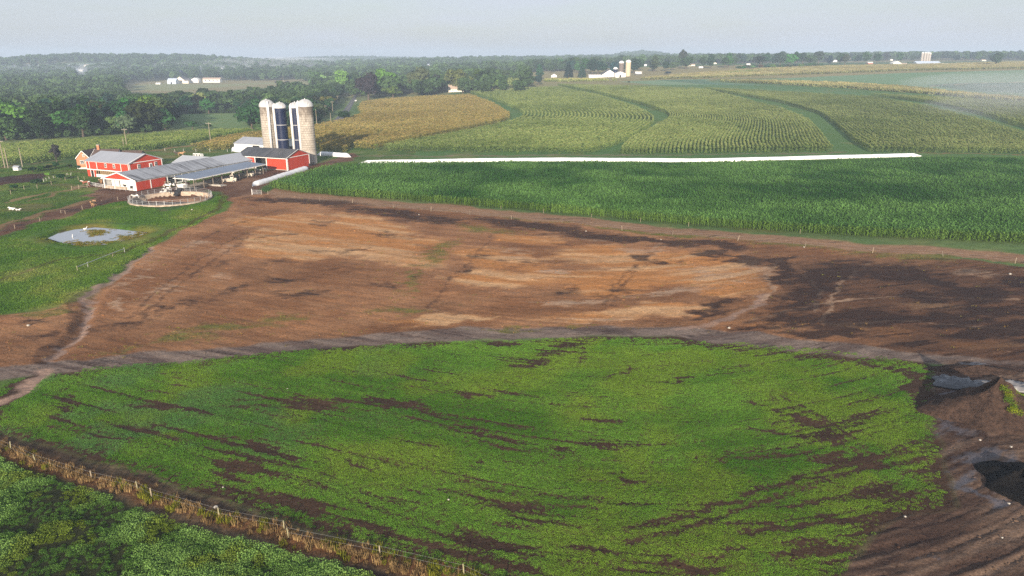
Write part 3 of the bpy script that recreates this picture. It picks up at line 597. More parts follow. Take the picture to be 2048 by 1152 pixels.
# --- dead grass along the front fence, sparse stubble on bare soil, tussocks in the paddocks
def tuft(name, mat, n, r, h, w, seed, lean=.5):
    g = np.random.default_rng(seed); a = g.uniform(0, 6.28, n); d = r * np.sqrt(g.uniform(0, 1, n)); b = np.stack([d * np.cos(a), d * np.sin(a), np.zeros(n)], -1)
    k = g.uniform(0, 6.28, n); ln = h * g.uniform(.5, 1.1, n); top = b + np.stack([np.cos(k) * ln * lean * g.uniform(.2, 1, n), np.sin(k) * ln * lean * g.uniform(.2, 1, n), ln], -1)
    s = np.stack([-np.sin(k + g.normal(size=n)), np.cos(k), np.zeros(n)], -1) * w; mid = (b + top) / 2 + np.array([0, 0, .12 * h])
    V = np.stack([b - s, b + s, mid + s * .8, top, mid - s * .8], 1).reshape(-1, 3)
    return loose(name, mesh_np(name, V, np.arange(5 * n).reshape(n, 5), mat))
M_GRASS = leaf_mat('grass blades', (1, 1, 1), .3, inst=True, trans=.3)
DRY = [tuft('dry_tuft', M_GRASS, 34, .3, .55, .022, 140 + i) for i in range(4)]
GRASS = [tuft('grass_tuft', M_GRASS, 30, .5, .2, .035, 150 + i, .9) for i in range(4)]
STUB = [leaf_patch('stubble', M_GRASS, 12, .3, .13, .05, 160 + i) for i in range(3)]
ff = np.array(FENCE_FRONT); pp = []
for a, b in zip(ff[:-1], ff[1:]):
    L = np.linalg.norm(b - a); k = int(L * 9); t_ = nrng.uniform(0, 1, k)[:, None]; d = (b - a) / L; nn = np.array([-d[1], d[0]]); pp.append(a + (b - a) * t_ + nn * nrng.normal(0, .42, k)[:, None])
p = visible(np.concatenate(pp)); p = p[p[:, 1] > 38]; u = nrng.uniform(0, 1, len(p))[:, None]
tn = np.array(srgb(118, 96, 66)) * (1 - u) + np.array(srgb(180, 152, 106)) * u; gsel = fbm(p[:, 0] / 1.5, p[:, 1] / 1.5, 68, 3) > .56; tn[gsel] = srgb(126, 128, 44)
scatter('dead_grass', on_ground(p) + np.stack([0 * p[:, 0], 0 * p[:, 0], uneven(p) - .02], -1), nrng.uniform(0, 6.28, len(p)), nrng.uniform(.5, 1.2, len(p)), DRY, tn, 'rust brown dead grass along the front fence', 'grass')
P_PADALL = world_poly([(-60, 340), (140, 330), (170, 352), (215, 372), (262, 384), (262, 402), (330, 424), (420, 400), (440, 388), (464, 396), (420, 437), (330, 478), (265, 520), (192, 596), (0, 630), (-150, 645)])
p = visible(grid_pts(P_PADALL, .62, .62, .3, .5)); cf, wf, df, pf, of = ground_fields(p[:, 0], p[:, 1])
ok = (cf[:, 1] > cf[:, 0] * 1.12) & (df < .2) & (np.hypot(p[:, 0] - PIT_C[0], p[:, 1] - PIT_C[1]) > PIT_R + .8) & (poly_sd(P_POND, p[:, 0], p[:, 1]) < -1.2); p, cf = p[ok], cf[ok]
scatter('paddock_grass', on_ground(p, -.02) + np.stack([0 * p[:, 0], 0 * p[:, 0], uneven(p)], -1), nrng.uniform(0, 6.28, len(p)), nrng.uniform(.5, 1.3, len(p)), GRASS, cf / GK * .92, 'short green grass of the paddocks beside the red barns', 'grass')
p = visible(grid_pts(P_DIRT, .9, .9, .3, .5)); cf, wf, df, pf, of = ground_fields(p[:, 0], p[:, 1]); k = nrng.uniform(0, 1, len(p)) < np.clip(of * 1.3 - .15, 0, .9) + .035; p, of = p[k], of[k]
u = nrng.uniform(0, 1, len(p))[:, None]; tn = np.array(srgb(132, 136, 58)) * u + np.array(srgb(158, 122, 72)) * (1 - u)
scatter('sparse_stubble', on_ground(p) + np.stack([0 * p[:, 0], 0 * p[:, 0], uneven(p)], -1), nrng.uniform(0, 6.28, len(p)), nrng.uniform(.5, 1.5, len(p)), STUB, tn, 'thin yellow green stubble on the bare brown field', 'stubble')
# clods and stones
M_CLOD = leaf_mat('clods', (1, 1, 1), .3, inst=True, trans=0.0)
def clod(seed):
    bm = bmesh.new(); bmesh.ops.create_icosphere(bm, subdivisions=1, radius=.5); g = random.Random(seed)
    for v in bm.verts: v.co *= g.uniform(.6, 1.15); v.co.z *= .6
    me = bpy.data.meshes.new('clod'); bm.to_mesh(me); bm.free(); me.materials.append(M_CLOD); return loose('clod', me)
CLODS = [clod(i) for i in range(4)]
p = np.concatenate([visible(grid_pts(P_DIRT, .7, .7, .1, .5)), visible(grid_pts(P_MUD, .5, .5, .1, .5)), visible(grid_pts(P_GREEN, .8, .8, .1, .5))]); p = p[p[:, 1] > 40]
ig = inside(P_GREEN, p[:, 0], p[:, 1]); k = nrng.uniform(0, 1, len(p)) < np.where(ig, sst(.4, .9, soil_amount(p[:, 0], p[:, 1])), .22 + .6 * sst(.45, .7, streak(p[:, 0], p[:, 1], 5, 1.1, 11))); p = p[k]
cf, wf, df, pf, of = ground_fields(p[:, 0], p[:, 1]); sz = np.exp(nrng.normal(-2.1, .45, len(p)))
scatter('soil_clods', on_ground(p) + np.stack([0 * p[:, 0], 0 * p[:, 0], uneven(p)], -1), nrng.uniform(0, 6.28, len(p)), sz, CLODS, np.clip(cf * nrng.uniform(.55, 1.25, (len(p), 1)) * (1 - .6 * df[:, None]), 0, 1), 'loose clods of soil strewn over the ploughed ground', 'clods')

# ------------------------------------------------------------------ corn
M_CORN = leaf_mat('corn leaves', (1, 1, 1), .3, inst=True, trans=.35)
M_RIPE = leaf_mat('ripe corn leaves', (.68, .84, .60), .3, inst=True, trans=.35)
M_TASSEL = leaf_mat('corn tassels', (1.0, .97, .84), .2, inst=True, trans=.2)
def corn_plant(name, seed, h, nl, stalk=True, tassel=0.0):
    """one stalk with arching leaves"""
    g = random.Random(seed); b = MB()
    if stalk: b.tube([(0, 0, 0), (g.uniform(-.05, .05), g.uniform(-.05, .05), h * .85)], [.022, .012], 4, False)
    for k in range(nl):
        z = h * (.12 + .72 * k / nl); a = k * math.pi + g.uniform(-.6, .6); L = h * g.uniform(.32, .48) * (1.1 - .3 * abs(k / nl - .5)); w = .085 * h / 2
        dx, dy = math.cos(a), math.sin(a); sx, sy = -dy * w, dx * w; P = []
        for s, q in ((0, 0), (.35, .30), (.7, .36), (1.0, .12)): P.append((dx * L * s, dy * L * s, z + L * q * g.uniform(.85, 1.1)))
        for i in range(3):
            k0, k1 = (1, 1) if i < 2 else (1, .15)
            b.face((P[i][0] - sx * k0, P[i][1] - sy * k0, P[i][2]), (P[i][0] + sx * k0, P[i][1] + sy * k0, P[i][2]), (P[i + 1][0] + sx * k1, P[i + 1][1] + sy * k1, P[i + 1][2]), (P[i + 1][0] - sx * k1, P[i + 1][1] - sy * k1, P[i + 1][2]))
    return loose(name, b.mesh(name, M_CORN))
YOUNG = [corn_plant('young_corn', 200 + i, 2.3, 9) for i in range(5)]
P_CORN = world_poly([(536, 376), (600, 387), (800, 401), (1000, 417), (1200, 435), (1400, 453), (1700, 473), (2048, 489), (2350, 500), (2350, 313, 2.2), (2048, 312, 2.2), (1850, 311, 2.2), (1700, 316, 2.2), (1400, 322, 2.2), (1100, 320, 2.2), (722, 322, 2.2), (655, 328, 2.2), (622, 340, 1.6)])
ang = math.atan2(P_CORN[6][1] - P_CORN[1][1], P_CORN[6][0] - P_CORN[1][0])
p = visible(grid_pts(P_CORN, .5, .95, ang, .2)); bare = np.zeros(len(p))
for q in [Blob(*a) for a in ((925, 356, 22, 5), (680, 350, 22, 4), (645, 372, 16, 3), (760, 346, 12, 3), (900, 400, 30, 4), (805, 373, 16, 3), (1170, 398, 40, 3))]: bare = np.maximum(bare, q(p[:, 0], p[:, 1]))
keep = nrng.uniform(0, 1, len(p)) > bare * .95; p = p[keep]; nb = fbm(p[:, 0] / 14, p[:, 1] / 14, 71, 4); n2 = fbm(p[:, 0] / 50, p[:, 1] / 25, 72, 3); ed = poly_sd(P_CORN, p[:, 0], p[:, 1])
tn = np.array(srgb(56, 100, 42)) + (np.array(srgb(108, 150, 76)) - np.array(srgb(56, 100, 42))) * sst(.3, .7, nb * .6 + n2 * .4)[:, None]
e_ = sst(3, .3, ed)[:, None] * .5; tn = tn * (1 - e_) + np.array(srgb(122, 146, 56)) * e_
scatter('young_corn_field', on_ground(p), np.stack([nrng.normal(0, .06, len(p)), nrng.normal(0, .06, len(p)), nrng.uniform(0, 6.28, len(p))], -1), nrng.uniform(.8, 1.15, len(p)) * (.82 + .36 * nb), YOUNG, tn, 'dark green young corn field beyond the bare brown ground', 'corn field')

def corn_clump(name, seed, lx, wy_, h, n, size):
    """a few metres of ripe corn row: leaves below, straw coloured tassels on top"""
    g = np.random.default_rng(seed); z = h * (1 - g.uniform(0, 1, n) ** 1.4 * .92); pos = np.stack([g.uniform(-lx / 2, lx / 2, n), g.normal(0, wy_ / 3.2, n) * (1.1 - .35 * z / h), z * g.uniform(.9, 1.05, n)], -1)
    nr = g.normal(size=(n, 3)); nr[:, 2] *= .6; nr /= np.linalg.norm(nr, axis=1, keepdims=True); nt = int(n * .42)
    pt = np.stack([g.uniform(-lx / 2, lx / 2, nt), g.normal(0, wy_ / 4.5, nt), h * g.uniform(.93, 1.12, nt)], -1); nt_ = g.normal(size=(nt, 3)); nt_ /= np.linalg.norm(nt_, axis=1, keepdims=True)
    me = leaves_mesh(name, M_RIPE, np.concatenate([pos, pt]), np.concatenate([nr, nt_]), np.concatenate([size * g.uniform(.6, 1.2, n), size * .62 * g.uniform(.6, 1.1, nt)]), g, .55)
    me.materials.append(M_TASSEL); me.polygons.foreach_set('material_index', np.concatenate([np.zeros(n), np.ones(nt)]).astype(np.int32)); return loose(name, me)
RIPE = [corn_clump('ripe_corn', 220 + i, 2.3, .95, 2.5, 46, .29) for i in range(5)]
RIPE_FAR = [corn_clump('far_corn', 230 + i, 5, 4.2, 2.5, 60, .75) for i in range(4)]

def resample(pts, n):
    pts = np.asarray(pts); d = np.concatenate([[0], np.cumsum(np.linalg.norm(np.diff(pts, axis=0), axis=1))]); t = np.linspace(0, d[-1], n)
    q = np.stack([np.interp(t, d, pts[:, 0]), np.interp(t, d, pts[:, 1])], -1)
    k = np.ones(9) / 9
    for _ in range(3):
        r = np.stack([np.convolve(np.pad(q[:, i], 4, mode='edge'), k, 'valid') for i in (0, 1)], -1); r[0], r[-1] = q[0], q[-1]; q = r
    return q
def ruled_rows(left, right, pitch, step):
    """rows that follow the two long edges of a contour strip"""
    Lp, Rp = resample(world_poly(left), 160), resample(world_poly(right), 160); w = np.linalg.norm(Lp - Rp, axis=1); k = int(np.percentile(w, 75) / pitch); out, rot = [], []
    for j in range(k + 1):
        s = j / k; c = Lp * (1 - s) + Rp * s; d = np.concatenate([[0], np.cumsum(np.linalg.norm(np.diff(c, axis=0), axis=1))]); t = np.arange(nrng.uniform(0, step), d[-1], step)
        if not len(t): continue
        x, y = np.interp(t, d, c[:, 0]), np.interp(t, d, c[:, 1]); a = np.arctan2(np.interp(t + .5, d, c[:, 1]) - np.interp(t - .5, d, c[:, 1]), np.interp(t + .5, d, c[:, 0]) - np.interp(t - .5, d, c[:, 0]))
        out.append(np.stack([x, y], -1)); rot.append(a)
    return np.concatenate(out), np.concatenate(rot)
def corn_field(name, p, rot, protos, c0, c1, label, gap=.04, sc=1.0):
    fw = p[:, 1] * CP + H * SP; px = 1024 + F * p[:, 0] / fw; v = (px > -60) & (px < 2110); p, rot = p[v], rot[v]
    nb = fbm(p[:, 0] / 40, p[:, 1] / 40, 81, 4); nf = fbm(p[:, 0] / 6, p[:, 1] / 6, 82, 3); k = (nrng.uniform(0, 1, len(p)) > gap) & (nf < .74); p, rot, nb, nf = p[k], rot[k], nb[k], nf[k]
    tn = np.array(srgb(*c0)) + (np.array(srgb(*c1)) - np.array(srgb(*c0))) * sst(.25, .75, nb * .6 + nf * .4)[:, None]
    n = len(p); s = np.stack([np.full(n, sc), np.full(n, sc), sc * nrng.uniform(.86, 1.1, n) * (.9 + .25 * nf)], -1)
    flip = nrng.integers(0, 2, n) * math.pi
    return scatter(name, on_ground(p), rot + flip + nrng.normal(0, .05, n), s, protos, tn, label, 'corn field')
F2L = [(940, 186), (1004, 207), (1050, 228), (1048, 242), (996, 256), (904, 274), (834, 287), (752, 302)]; F2R = [(1112, 172, 2.3), (1200, 190, 2.3), (1270, 212, 2.3), (1303, 228, 2.3), (1310, 238, 2.3), (1285, 255, 2.3), (1238, 280, 2.3), (1172, 308)]
F3L = [(1115, 172), (1200, 188), (1282, 210), (1340, 229), (1342, 242), (1306, 262), (1254, 290), (1243, 309)]; F3R = [(1410, 177, 2.3), (1480, 195, 2.3), (1560, 215, 2.3), (1615, 236, 2.3), (1640, 262, 2.3), (1655, 285, 2.3), (1663, 304)]
F4L = [(1408, 180), (1480, 191), (1562, 206), (1644, 230), (1677, 256), (1708, 285), (1744, 305)]; F4R = [(1738, 192, 2.3), (1850, 210, 2.3), (1960, 238, 2.3), (2060, 268, 2.3), (2180, 296, 2.3), (2300, 312)]
F5L = [(1740, 192), (1856, 206), (1970, 232), (2072, 263), (2180, 298), (2300, 316)]; F5R = [(2048, 202, 2.3), (2150, 215, 2.3), (2300, 240, 2.3), (2400, 262), (2500, 290), (2600, 318)]
corn_field('corn_strip', *ruled_rows(F2L, F2R, 2.5, 2.0), RIPE, (112, 124, 76), (152, 158, 106), 'pale green corn strip with a curved edge next to the golden corn')
corn_field('corn_strip', *ruled_rows(F3L, F3R, 2.5, 2.0), RIPE, (108, 120, 74), (148, 154, 104), 'corn strip with plainly marked rows between two grass lanes')
corn_field('corn_strip', *ruled_rows(F4L, F4R, 2.5, 2.0), RIPE, (102, 114, 70), (142, 148, 100), 'corn strip right of the wide grass lane, running off the right edge')
corn_field('corn_strip', *ruled_rows(F5L, F5R, 2.5, 2.0), RIPE, (100, 112, 68), (138, 144, 96), 'corn strip veiled by low mist at the right edge')
P_GOLD = world_poly([(382, 301), (461, 301), (466, 291), (600, 284), (632, 290), (640, 304), (690, 306), (702, 296), (745, 299), (830, 282), (900, 268), (985, 250), (1019, 240), (1018, 223, 2.3), (985, 204, 2.3), (940, 188, 2.3), (850, 192, 2.3), (760, 198, 2.3), (724, 203, 2.3), (716, 215, 2.3), (728, 232), (690, 245), (625, 259), (560, 266), (470, 277)])
ga = math.atan2(P_GOLD[12][1] - P_GOLD[8][1], P_GOLD[12][0] - P_GOLD[8][0]); p = grid_pts(P_GOLD, 2.0, 1.9, ga, .12)
corn_field('golden_corn_field', p, np.full(len(p), ga), RIPE, (146, 126, 80), (178, 156, 106), 'ripe golden brown corn behind the silos')
P_LEFTC = world_poly([(-150, 347), (0, 333), (100, 322), (200, 309), (300, 302), (380, 289), (470, 273), (520, 266), (520, 257, 2.3), (430, 258, 2.3), (350, 263, 2.3), (210, 273, 2.3), (0, 287, 2.3), (-150, 296, 2.3)])
la = math.atan2(P_LEFTC[6][1] - P_LEFTC[1][1], P_LEFTC[6][0] - P_LEFTC[1][0]); p = grid_pts(P_LEFTC, 2.0, 1.9, la, .12)
corn_field('corn_strip', p, np.full(len(p), la), RIPE, (118, 134, 74), (158, 166, 106), 'long pale green corn strip between the wood and the farm')
def far_strip(pts, c0, c1, label):
    P = world_poly(pts); a = math.atan2(P[1][1] - P[0][1], P[1][0] - P[0][0]); q = grid_pts(P, 4.6, 4.0, a, .1)
    corn_field('distant_corn_strip', q, np.full(len(q), a), RIPE_FAR, c0, c1, label, gap=0)
far_strip([(1270, 160), (1400, 157), (1600, 150), (1800, 142), (2048, 137), (2200, 135), (2200, 122, 2.3), (2048, 123, 2.3), (1900, 127, 2.3), (1700, 130, 2.3), (1560, 135, 2.3), (1420, 143, 2.3), (1340, 150, 2.3)], (150, 140, 106), (178, 166, 130), 'tan corn strip along the far rise below the distant farms')
far_strip([(1410, 163), (1540, 168), (1700, 178), (1850, 188), (2048, 206), (2200, 220), (2200, 204, 2.3), (2048, 194, 2.3), (1900, 182, 2.3), (1800, 171, 2.3), (1680, 164, 2.3), (1540, 160, 2.3), (1420, 159, 2.3)], (152, 142, 104), (180, 168, 126), 'narrow tan corn strip winding between the green fields on the right')
far_strip([(1090, 164), (1180, 163), (1232, 162), (1232, 158, 2.3), (1180, 157, 2.3), (1090, 157, 2.3)], (160, 158, 104), (186, 180, 126), 'small tan corn strip in front of the white far farm')
far_strip([(1420, 151), (1500, 147), (1560, 142), (1545, 138, 2.3), (1480, 142, 2.3)], (110, 130, 84), (140, 156, 104), 'short green corn strip on the crest below the far tree line')

# ------------------------------------------------------------------ trees
M_BARK = paint('bark', (.10, .075, .055), .9, .4, 3)
M_LEAF = leaf_mat('tree leaves', (1, 1, 1), .38, objcol=True, trans=.28)
def crown(seed, kind='round', n=2300, leaf=.42):
    """crown of a tree of height 1 unit = 10 m, built of lobes carrying leaf clusters"""
    g = np.random.default_rng(seed); P, N, S = [], [], []
    if kind == 'conifer':
        k = 13
        for i in range(k):
            z = 1.2 + 8.8 * (i / k); r = 2.3 * (1 - i / k) ** .8 + .12
            m = int(n / k * (1.35 - .7 * i / k)); a = g.uniform(0, 6.28, m); arms = np.round(a / (6.28 / 9)) * (6.28 / 9); a = a * .45 + arms * .55; d = r * np.sqrt(g.uniform(.05, 1, m))
            P.append(np.stack([d * np.cos(a), d * np.sin(a), z + .75 - .55 * d / max(r, .2) + g.normal(0, .14, m)], -1)); q = np.stack([np.cos(a), np.sin(a), np.full(m, .8)], -1) + g.normal(0, .5, (m, 3)); N.append(q); S.append(np.full(m, leaf * .72) * g.uniform(.6, 1.2, m))
    else:
        spec = {'round': (30, 3.6, 4.3, 5.5, 1.7), 'tall': (28, 2.7, 4.7, 5.4, 1.45), 'wide': (36, 4.7, 3.8, 4.8, 1.75), 'willow': (22, 3.6, 3.3, 5.6, 1.6), 'bush': (16, 4.2, 2.6, 4.2, 2.0), 'open': (20, 3.7, 4.2, 5.6, 1.45)}[kind]
        k, rx, rz, cz, lr = spec; C = []
        for i in range(k):
            d = g.normal(size=3); d /= np.linalg.norm(d); d[2] = d[2] * .9 + .08; f = g.uniform(.42, .86) if i > 3 else .2
            C.append((np.array([d[0] * rx * f, d[1] * rx * f, cz + d[2] * rz * f]), lr * g.uniform(.62, 1.18)))
        for c, r in C:
            m = int(n / k); d = g.normal(size=(m, 3)); d /= np.linalg.norm(d, axis=1, keepdims=True); d[:, 2] = np.where(d[:, 2] < -.35, -d[:, 2] * .6, d[:, 2])
            rr = r * (1 - .4 * g.uniform(0, 1, m) ** 2.2); q = c + d * rr[:, None] * np.array([1, 1, .86])
            if kind == 'willow': q[:, 2] -= .8 * g.uniform(0, 1, m) ** 2
            P.append(q); N.append(d + g.normal(0, .45, (m, 3))); S.append(leaf * g.uniform(.55, 1.25, m))
    P, N, S = np.concatenate(P), np.concatenate(N), np.concatenate(S); N /= np.linalg.norm(N, axis=1, keepdims=True) + 1e-9
    P[:, 2] = np.maximum(P[:, 2], .25)
    return leaves_mesh('crown', M_LEAF, P, N, S, g)
def trunk(seed, kind):
    g = random.Random(seed); b = MB(); top = 8.5 if kind in ('conifer', 'tall') else 6.2
    b.tube([(0, 0, -.4), (.05, .02, 1.2), (.1, -.05, top * .55), (.12, .05, top)], [.42, .3, .2, .06], 7)
    if kind != 'conifer':
        for i in range(5):
            a = i * 1.26 + g.uniform(-.3, .3); z = 1.8 + .5 * i; b.tube([(.08, 0, z), (math.cos(a) * 1.2, math.sin(a) * 1.2, z + 1.3), (math.cos(a) * 2.3, math.sin(a) * 2.3, z + 2.3)], [.16, .1, .03], 5, False)
    return b.mesh('trunk', M_BARK)
KINDS = ['round', 'tall', 'wide', 'open', 'round', 'tall', 'wide', 'bush', 'willow', 'conifer', 'conifer']
CROWNS = [crown(300 + i, k) for i, k in enumerate(KINDS)]; TRUNKS = [trunk(320 + i, k) for i, k in enumerate(KINDS)]
PALETTE = {'dark': (46, 70, 42), 'green': (62, 90, 48), 'mid': (78, 104, 56), 'light': (112, 138, 76), 'olive': (104, 112, 56), 'purple': (64, 55, 50), 'blue': (52, 78, 62), 'yellow': (136, 150, 74), 'plum': (58, 46, 56), 'brown': (98, 84, 62)}
TREES = []
def tree(pos, h, w=1.0, kind=None, col='green', name='broadleaf_tree', label='', group=None, jitter=.22, cat='tree'):
    """a tree of height h standing at pos"""
    ks = [i for i, k in enumerate(KINDS) if k == kind] if kind else list(range(7)); i = rnd.choice(ks)
    r = empty(name, pos, rnd.uniform(0, 6.28)); s = h / 9.7; s0 = s * w; r.scale = (s0, s0 * rnd.uniform(.92, 1.08), s)
    c = link_mesh('crown', CROWNS[i], r); link_mesh('trunk', TRUNKS[i], r)
    q = np.array(srgb(*PALETTE[col])) * np.exp(nrng.normal(0, jitter, 3) * (1, .7, 1)) * math.exp(rnd.gauss(0, jitter)) * (1.1 if col in ('light', 'yellow', 'mid') else 1.0); c.color = (*[float(min(1, v)) for v in q], 1)
    tag(r, label, cat, group); TREES.append((r, pos)); return r
def tree_px(px, pb, pt, w=1.0, **kw):
    p = at(px, pb); return tree(p, max(1.0, htop(p, pt)), w, **kw)

HOUSE_PX = ((158, 143, 15), (173, 133, 10), (399, 143, 5), (444, 144, 8), (824, 122, 5), (812, 133, 6), (857, 132, 9), (1184, 128, 9), (1205, 129, 4), (1264, 130, 6), (1291, 132, 5), (1383, 132, 14), (1398, 126, 7), (1402, 136, 8), (1428, 123, 5), (1430, 128, 6), (1497, 130, 7), (1578, 119, 6), (1670, 124, 8), (1697, 118, 10), (1741, 128, 10), (1783, 121, 5), (1968, 122, 8), (1978, 118, 4), (360, 167, 50), (423, 165, 36), (1219, 154, 76), (1277, 149, 14), (1108, 154, 12), (1850, 129, 56), (1902, 131, 32), (1798, 129, 26), (613, 178, 20), (690, 172, 22), (912, 184, 26), (1014, 154, 12), (1040, 153, 6))
HOUSE_W = [(x, w / 2 + 2, at(x, y).length) for x, y, w in HOUSE_PX]
def hides_house(x, d, lo=.7): return any(abs(x - hx) < hw and hd * lo < d < hd + 12 for hx, hw, hd in HOUSE_W)
# trees one can point to
for px, pb, pt, w, kind, col, label in (
    (504, 258, 203, 1.25, 'wide', 'dark', 'dark spreading tree at the meadow edge just left of the silos'),
    (690, 243, 214, 1.2, 'bush', 'dark', 'small round dark tree growing beside the road by the golden corn'),
    (737, 200, 147, 1.15, 'round', 'purple', 'large copper beech with dark purple leaves at the corn corner'),
    (786, 196, 165, 1.5, 'bush', 'olive', 'broad olive green tree in front of the copper beech row'),
    (772, 192, 139, 1.2, 'round', 'mid', 'tall green tree behind the copper beech'),
    (838, 188, 136, 1.15, 'round', 'mid', 'tallest bright green tree in the row behind the golden corn'),
    (873, 186, 151, 1.1, 'round', 'plum', 'dark plum coloured tree left of the tan roofed house'),
    (918, 183, 131, 1.15, 'wide', 'mid', 'tall spreading tree behind the tan roofed house'),
    (926, 187, 167, 1.5, 'bush', 'green', 'low round bush hiding part of the tan roofed house'),
    (955, 181, 139, .95, 'tall', 'green', 'dark upright tree right of the tan roofed house'),
    (985, 183, 149, 1.6, 'bush', 'light', 'wide silvery green tree at the corner of the curved corn strip'),
    (1025, 178, 148, 1.5, 'bush', 'light', 'second wide silvery green tree along the corn edge'),
    (1058, 171, 157, 1.5, 'bush', 'mid', 'low bush at the right end of the hedge row by the corn'),
    (1077, 170, 150, 1.1, 'round', 'blue', 'blue green tree at the far end of the hedge row'),
    (1010, 170, 140, 1.0, 'round', 'green', 'tree rising behind the silvery green bushes'),
    (1042, 166, 143, .9, 'round', 'dark', 'small dark tree above the silvery hedge row'),
    (1080, 160, 130, 1.0, 'tall', 'blue', 'hazy upright tree beyond the hedge row end'),
    (1137, 158, 126, 1.5, 'conifer', 'blue', 'broad dark conifer left of the white far farm'),
    (1164, 157, 130, 1.4, 'conifer', 'blue', 'second dark conifer beside the white far farm'),
    (683, 180, 140, 1.0, 'round', 'yellow', 'yellow green tree above the house with white windows'),
    (700, 178, 150, 1.0, 'round', 'blue', 'grey green tree right of the house with white windows'),
    (632, 176, 142, 1.2, 'round', 'mid', 'bright green tree behind the white gabled house'),
    (655, 176, 148, 1.0, 'conifer', 'green', 'conifer between the white gabled house and the yellow tree'),
    (575, 168, 160, 1.5, 'bush', 'plum', 'small round purple tree on the pale field edge'),
    (552, 167, 161, 1.6, 'bush', 'purple', 'reddish bush on the pale field edge'),
    (185, 262, 203, 1.1, 'willow', 'light', 'pale yellow green willow in the middle of the wood'),
    (400, 225, 178, 1.2, 'willow', 'light', 'pale leafy tree behind the mown meadow'),
    (358, 226, 198, .6, 'willow', 'yellow', 'slim yellowish tree at the left end of the mown meadow'),
    (228, 266, 232, 1.3, 'round', 'mid', 'rounded bright tree at the front of the wood'),
    (255, 264, 226, 1.2, 'round', 'mid', 'rounded green tree standing second at the front of the wood'),
    (290, 263, 193, 1.1, 'wide', 'dark', 'tallest dark tree at the right end of the wood front'),
    (385, 259, 236, 1.3, 'bush', 'green', 'low bush at the near left corner of the mown meadow'),
    (418, 257, 245, 1.6, 'bush', 'green', 'small bush by the utility pole on the meadow edge'),
    (150, 176, 158, 1.9, 'wide', 'blue', 'broad blue green tree at the base of the brown chimney stack'),
    (1990, 132, 105, 1.15, 'round', 'blue', 'lone tree standing in the fields near the right edge'),
    (2008, 117, 101, 1.2, 'wide', 'blue', 'big dark tree on the crest behind the lone field tree'),
    (2030, 118, 103, 1.4, 'round', 'blue', 'rounded dark tree on the crest at the right edge'),
    (1365, 132, 100, .9, 'tall', 'blue', 'tall tree sticking up from the far tree line'),
    (1335, 150, 140, 1.6, 'bush', 'blue', 'low round bush at the end of the far tan corn'),
    (1258, 166, 161, 1.3, 'bush', 'dark', 'tiny lone bush on the bright green far field'),
    (114, 325, 288, .85, 'open', 'brown', 'sparse brownish tree at the corn edge left of the farmhouse')):
    tree_px(px, pb, pt, w, kind=kind, col=col, label=label, name='conifer_tree' if kind == 'conifer' else 'broadleaf_tree')
# hedge and garden shrubs in front of the farmhouse
for px, pb, pt, w, label in ((66, 345, 330, 1.3, 'dark shrub at the left end of the garden bed'), (82, 343, 328, 1.2, 'dark shrub second in the garden bed'), (98, 340, 326, 1.2, 'dark leafy shrub in the middle of the garden bed'),
    (112, 337, 320, .9, 'taller upright shrub at the right end of the garden bed'), (140, 336, 326, 1.5, 'low dark shrub left of the orange farmhouse gable'), (157, 338, 328, 1.2, 'dark shrub against the orange farmhouse gable'),
    (75, 371, 353, 1.5, 'large rounded shrub on the pale garden edging'), (122, 360, 344, 1.4, 'dense green shrub beside the lawn and pasture fence'), (30, 379, 366, 1.6, 'brownish shrub below the tilled garden plot'), (22, 384, 377, 1.4, 'tiny green shrub in front of the brownish one'), (95, 352, 343, 1.5, 'yellow green plant clump at the end of the tilled plot')):
    tree_px(px, pb, pt, w, kind='bush', col='dark' if 'yellow' not in label else 'yellow', label=label, name='garden_shrub', cat='shrub')
# the wood on the left, front rows first
WOOD = np.array([tuple(at(*q))[:2] for q in ((-160, 296), (-20, 283), (120, 278), (250, 268), (335, 262), (352, 240), (345, 228), (480, 226), (505, 262), (560, 262), (634, 250), (648, 232), (680, 202), (676, 182), (600, 186), (560, 198), (470, 206), (340, 212), (262, 210), (250, 198), (130, 190), (-160, 194))])
cand = grid_pts(WOOD, 11, 11, .4, .45); cand = cand[np.argsort(np.hypot(cand[:, 0], cand[:, 1]))]
front, rest = [], []
def fwpx(p): fw = p[1] * CP + H * SP; return 1024 + F * p[0] / fw
taken = [tuple(q[1])[:2] for q in TREES]
for q in cand:
    x = fwpx(q)
    if not -60 < x < 720: continue
    if min((q[0] - a) ** 2 + (q[1] - b) ** 2 for a, b in taken) < 36: continue
    # keep the roofs of the two houses in the wood and the road verge clear
    hid = any(abs(x - hx) < hw and hd * .80 < math.hypot(*q) < hd + 8 for hx, hw, hd in ((613, 15, at(613, 176).length), (692, 12, at(690, 172).length)))
    (rest if hid else front).append(q)
front = np.array(front); D = np.hypot(front[:, 0], front[:, 1]); edge_d = poly_sd(WOOD, front[:, 0], front[:, 1])
score = D + 9 * np.minimum(edge_d, 25) + nrng.uniform(0, 140, len(D)); order = np.argsort(score); sel, oth = order[:165], order[165:]
woodlab = ['dark green tree in the crowded wood left of the farm', 'mid green tree in the crowded wood left of the farm', 'dull olive tree in the crowded wood left of the farm']
for i in sel:
    q = front[i]; x = fwpx(q); c, l = rnd.choices([('dark', 0), ('green', 1), ('mid', 1), ('blue', 0), ('olive', 2)], (5, 4, 1.5, 2, .8))[0]
    pos = Vector((q[0], q[1], float(T(*q)))); hh = rnd.uniform(11.5, 17) * (.8 if edge_d[i] < 6 else 1) * (.82 if x > 470 else 1.0)
    tree(pos, hh, rnd.uniform(1.1, 1.5), col=c, label=woodlab[l] if x < 500 else woodlab[l].replace('in the crowded wood left of the farm', 'in the wood between the silos and the road'), group='trees of the wood left of the farm' if x < 500 else 'trees of the wood between silos and road')
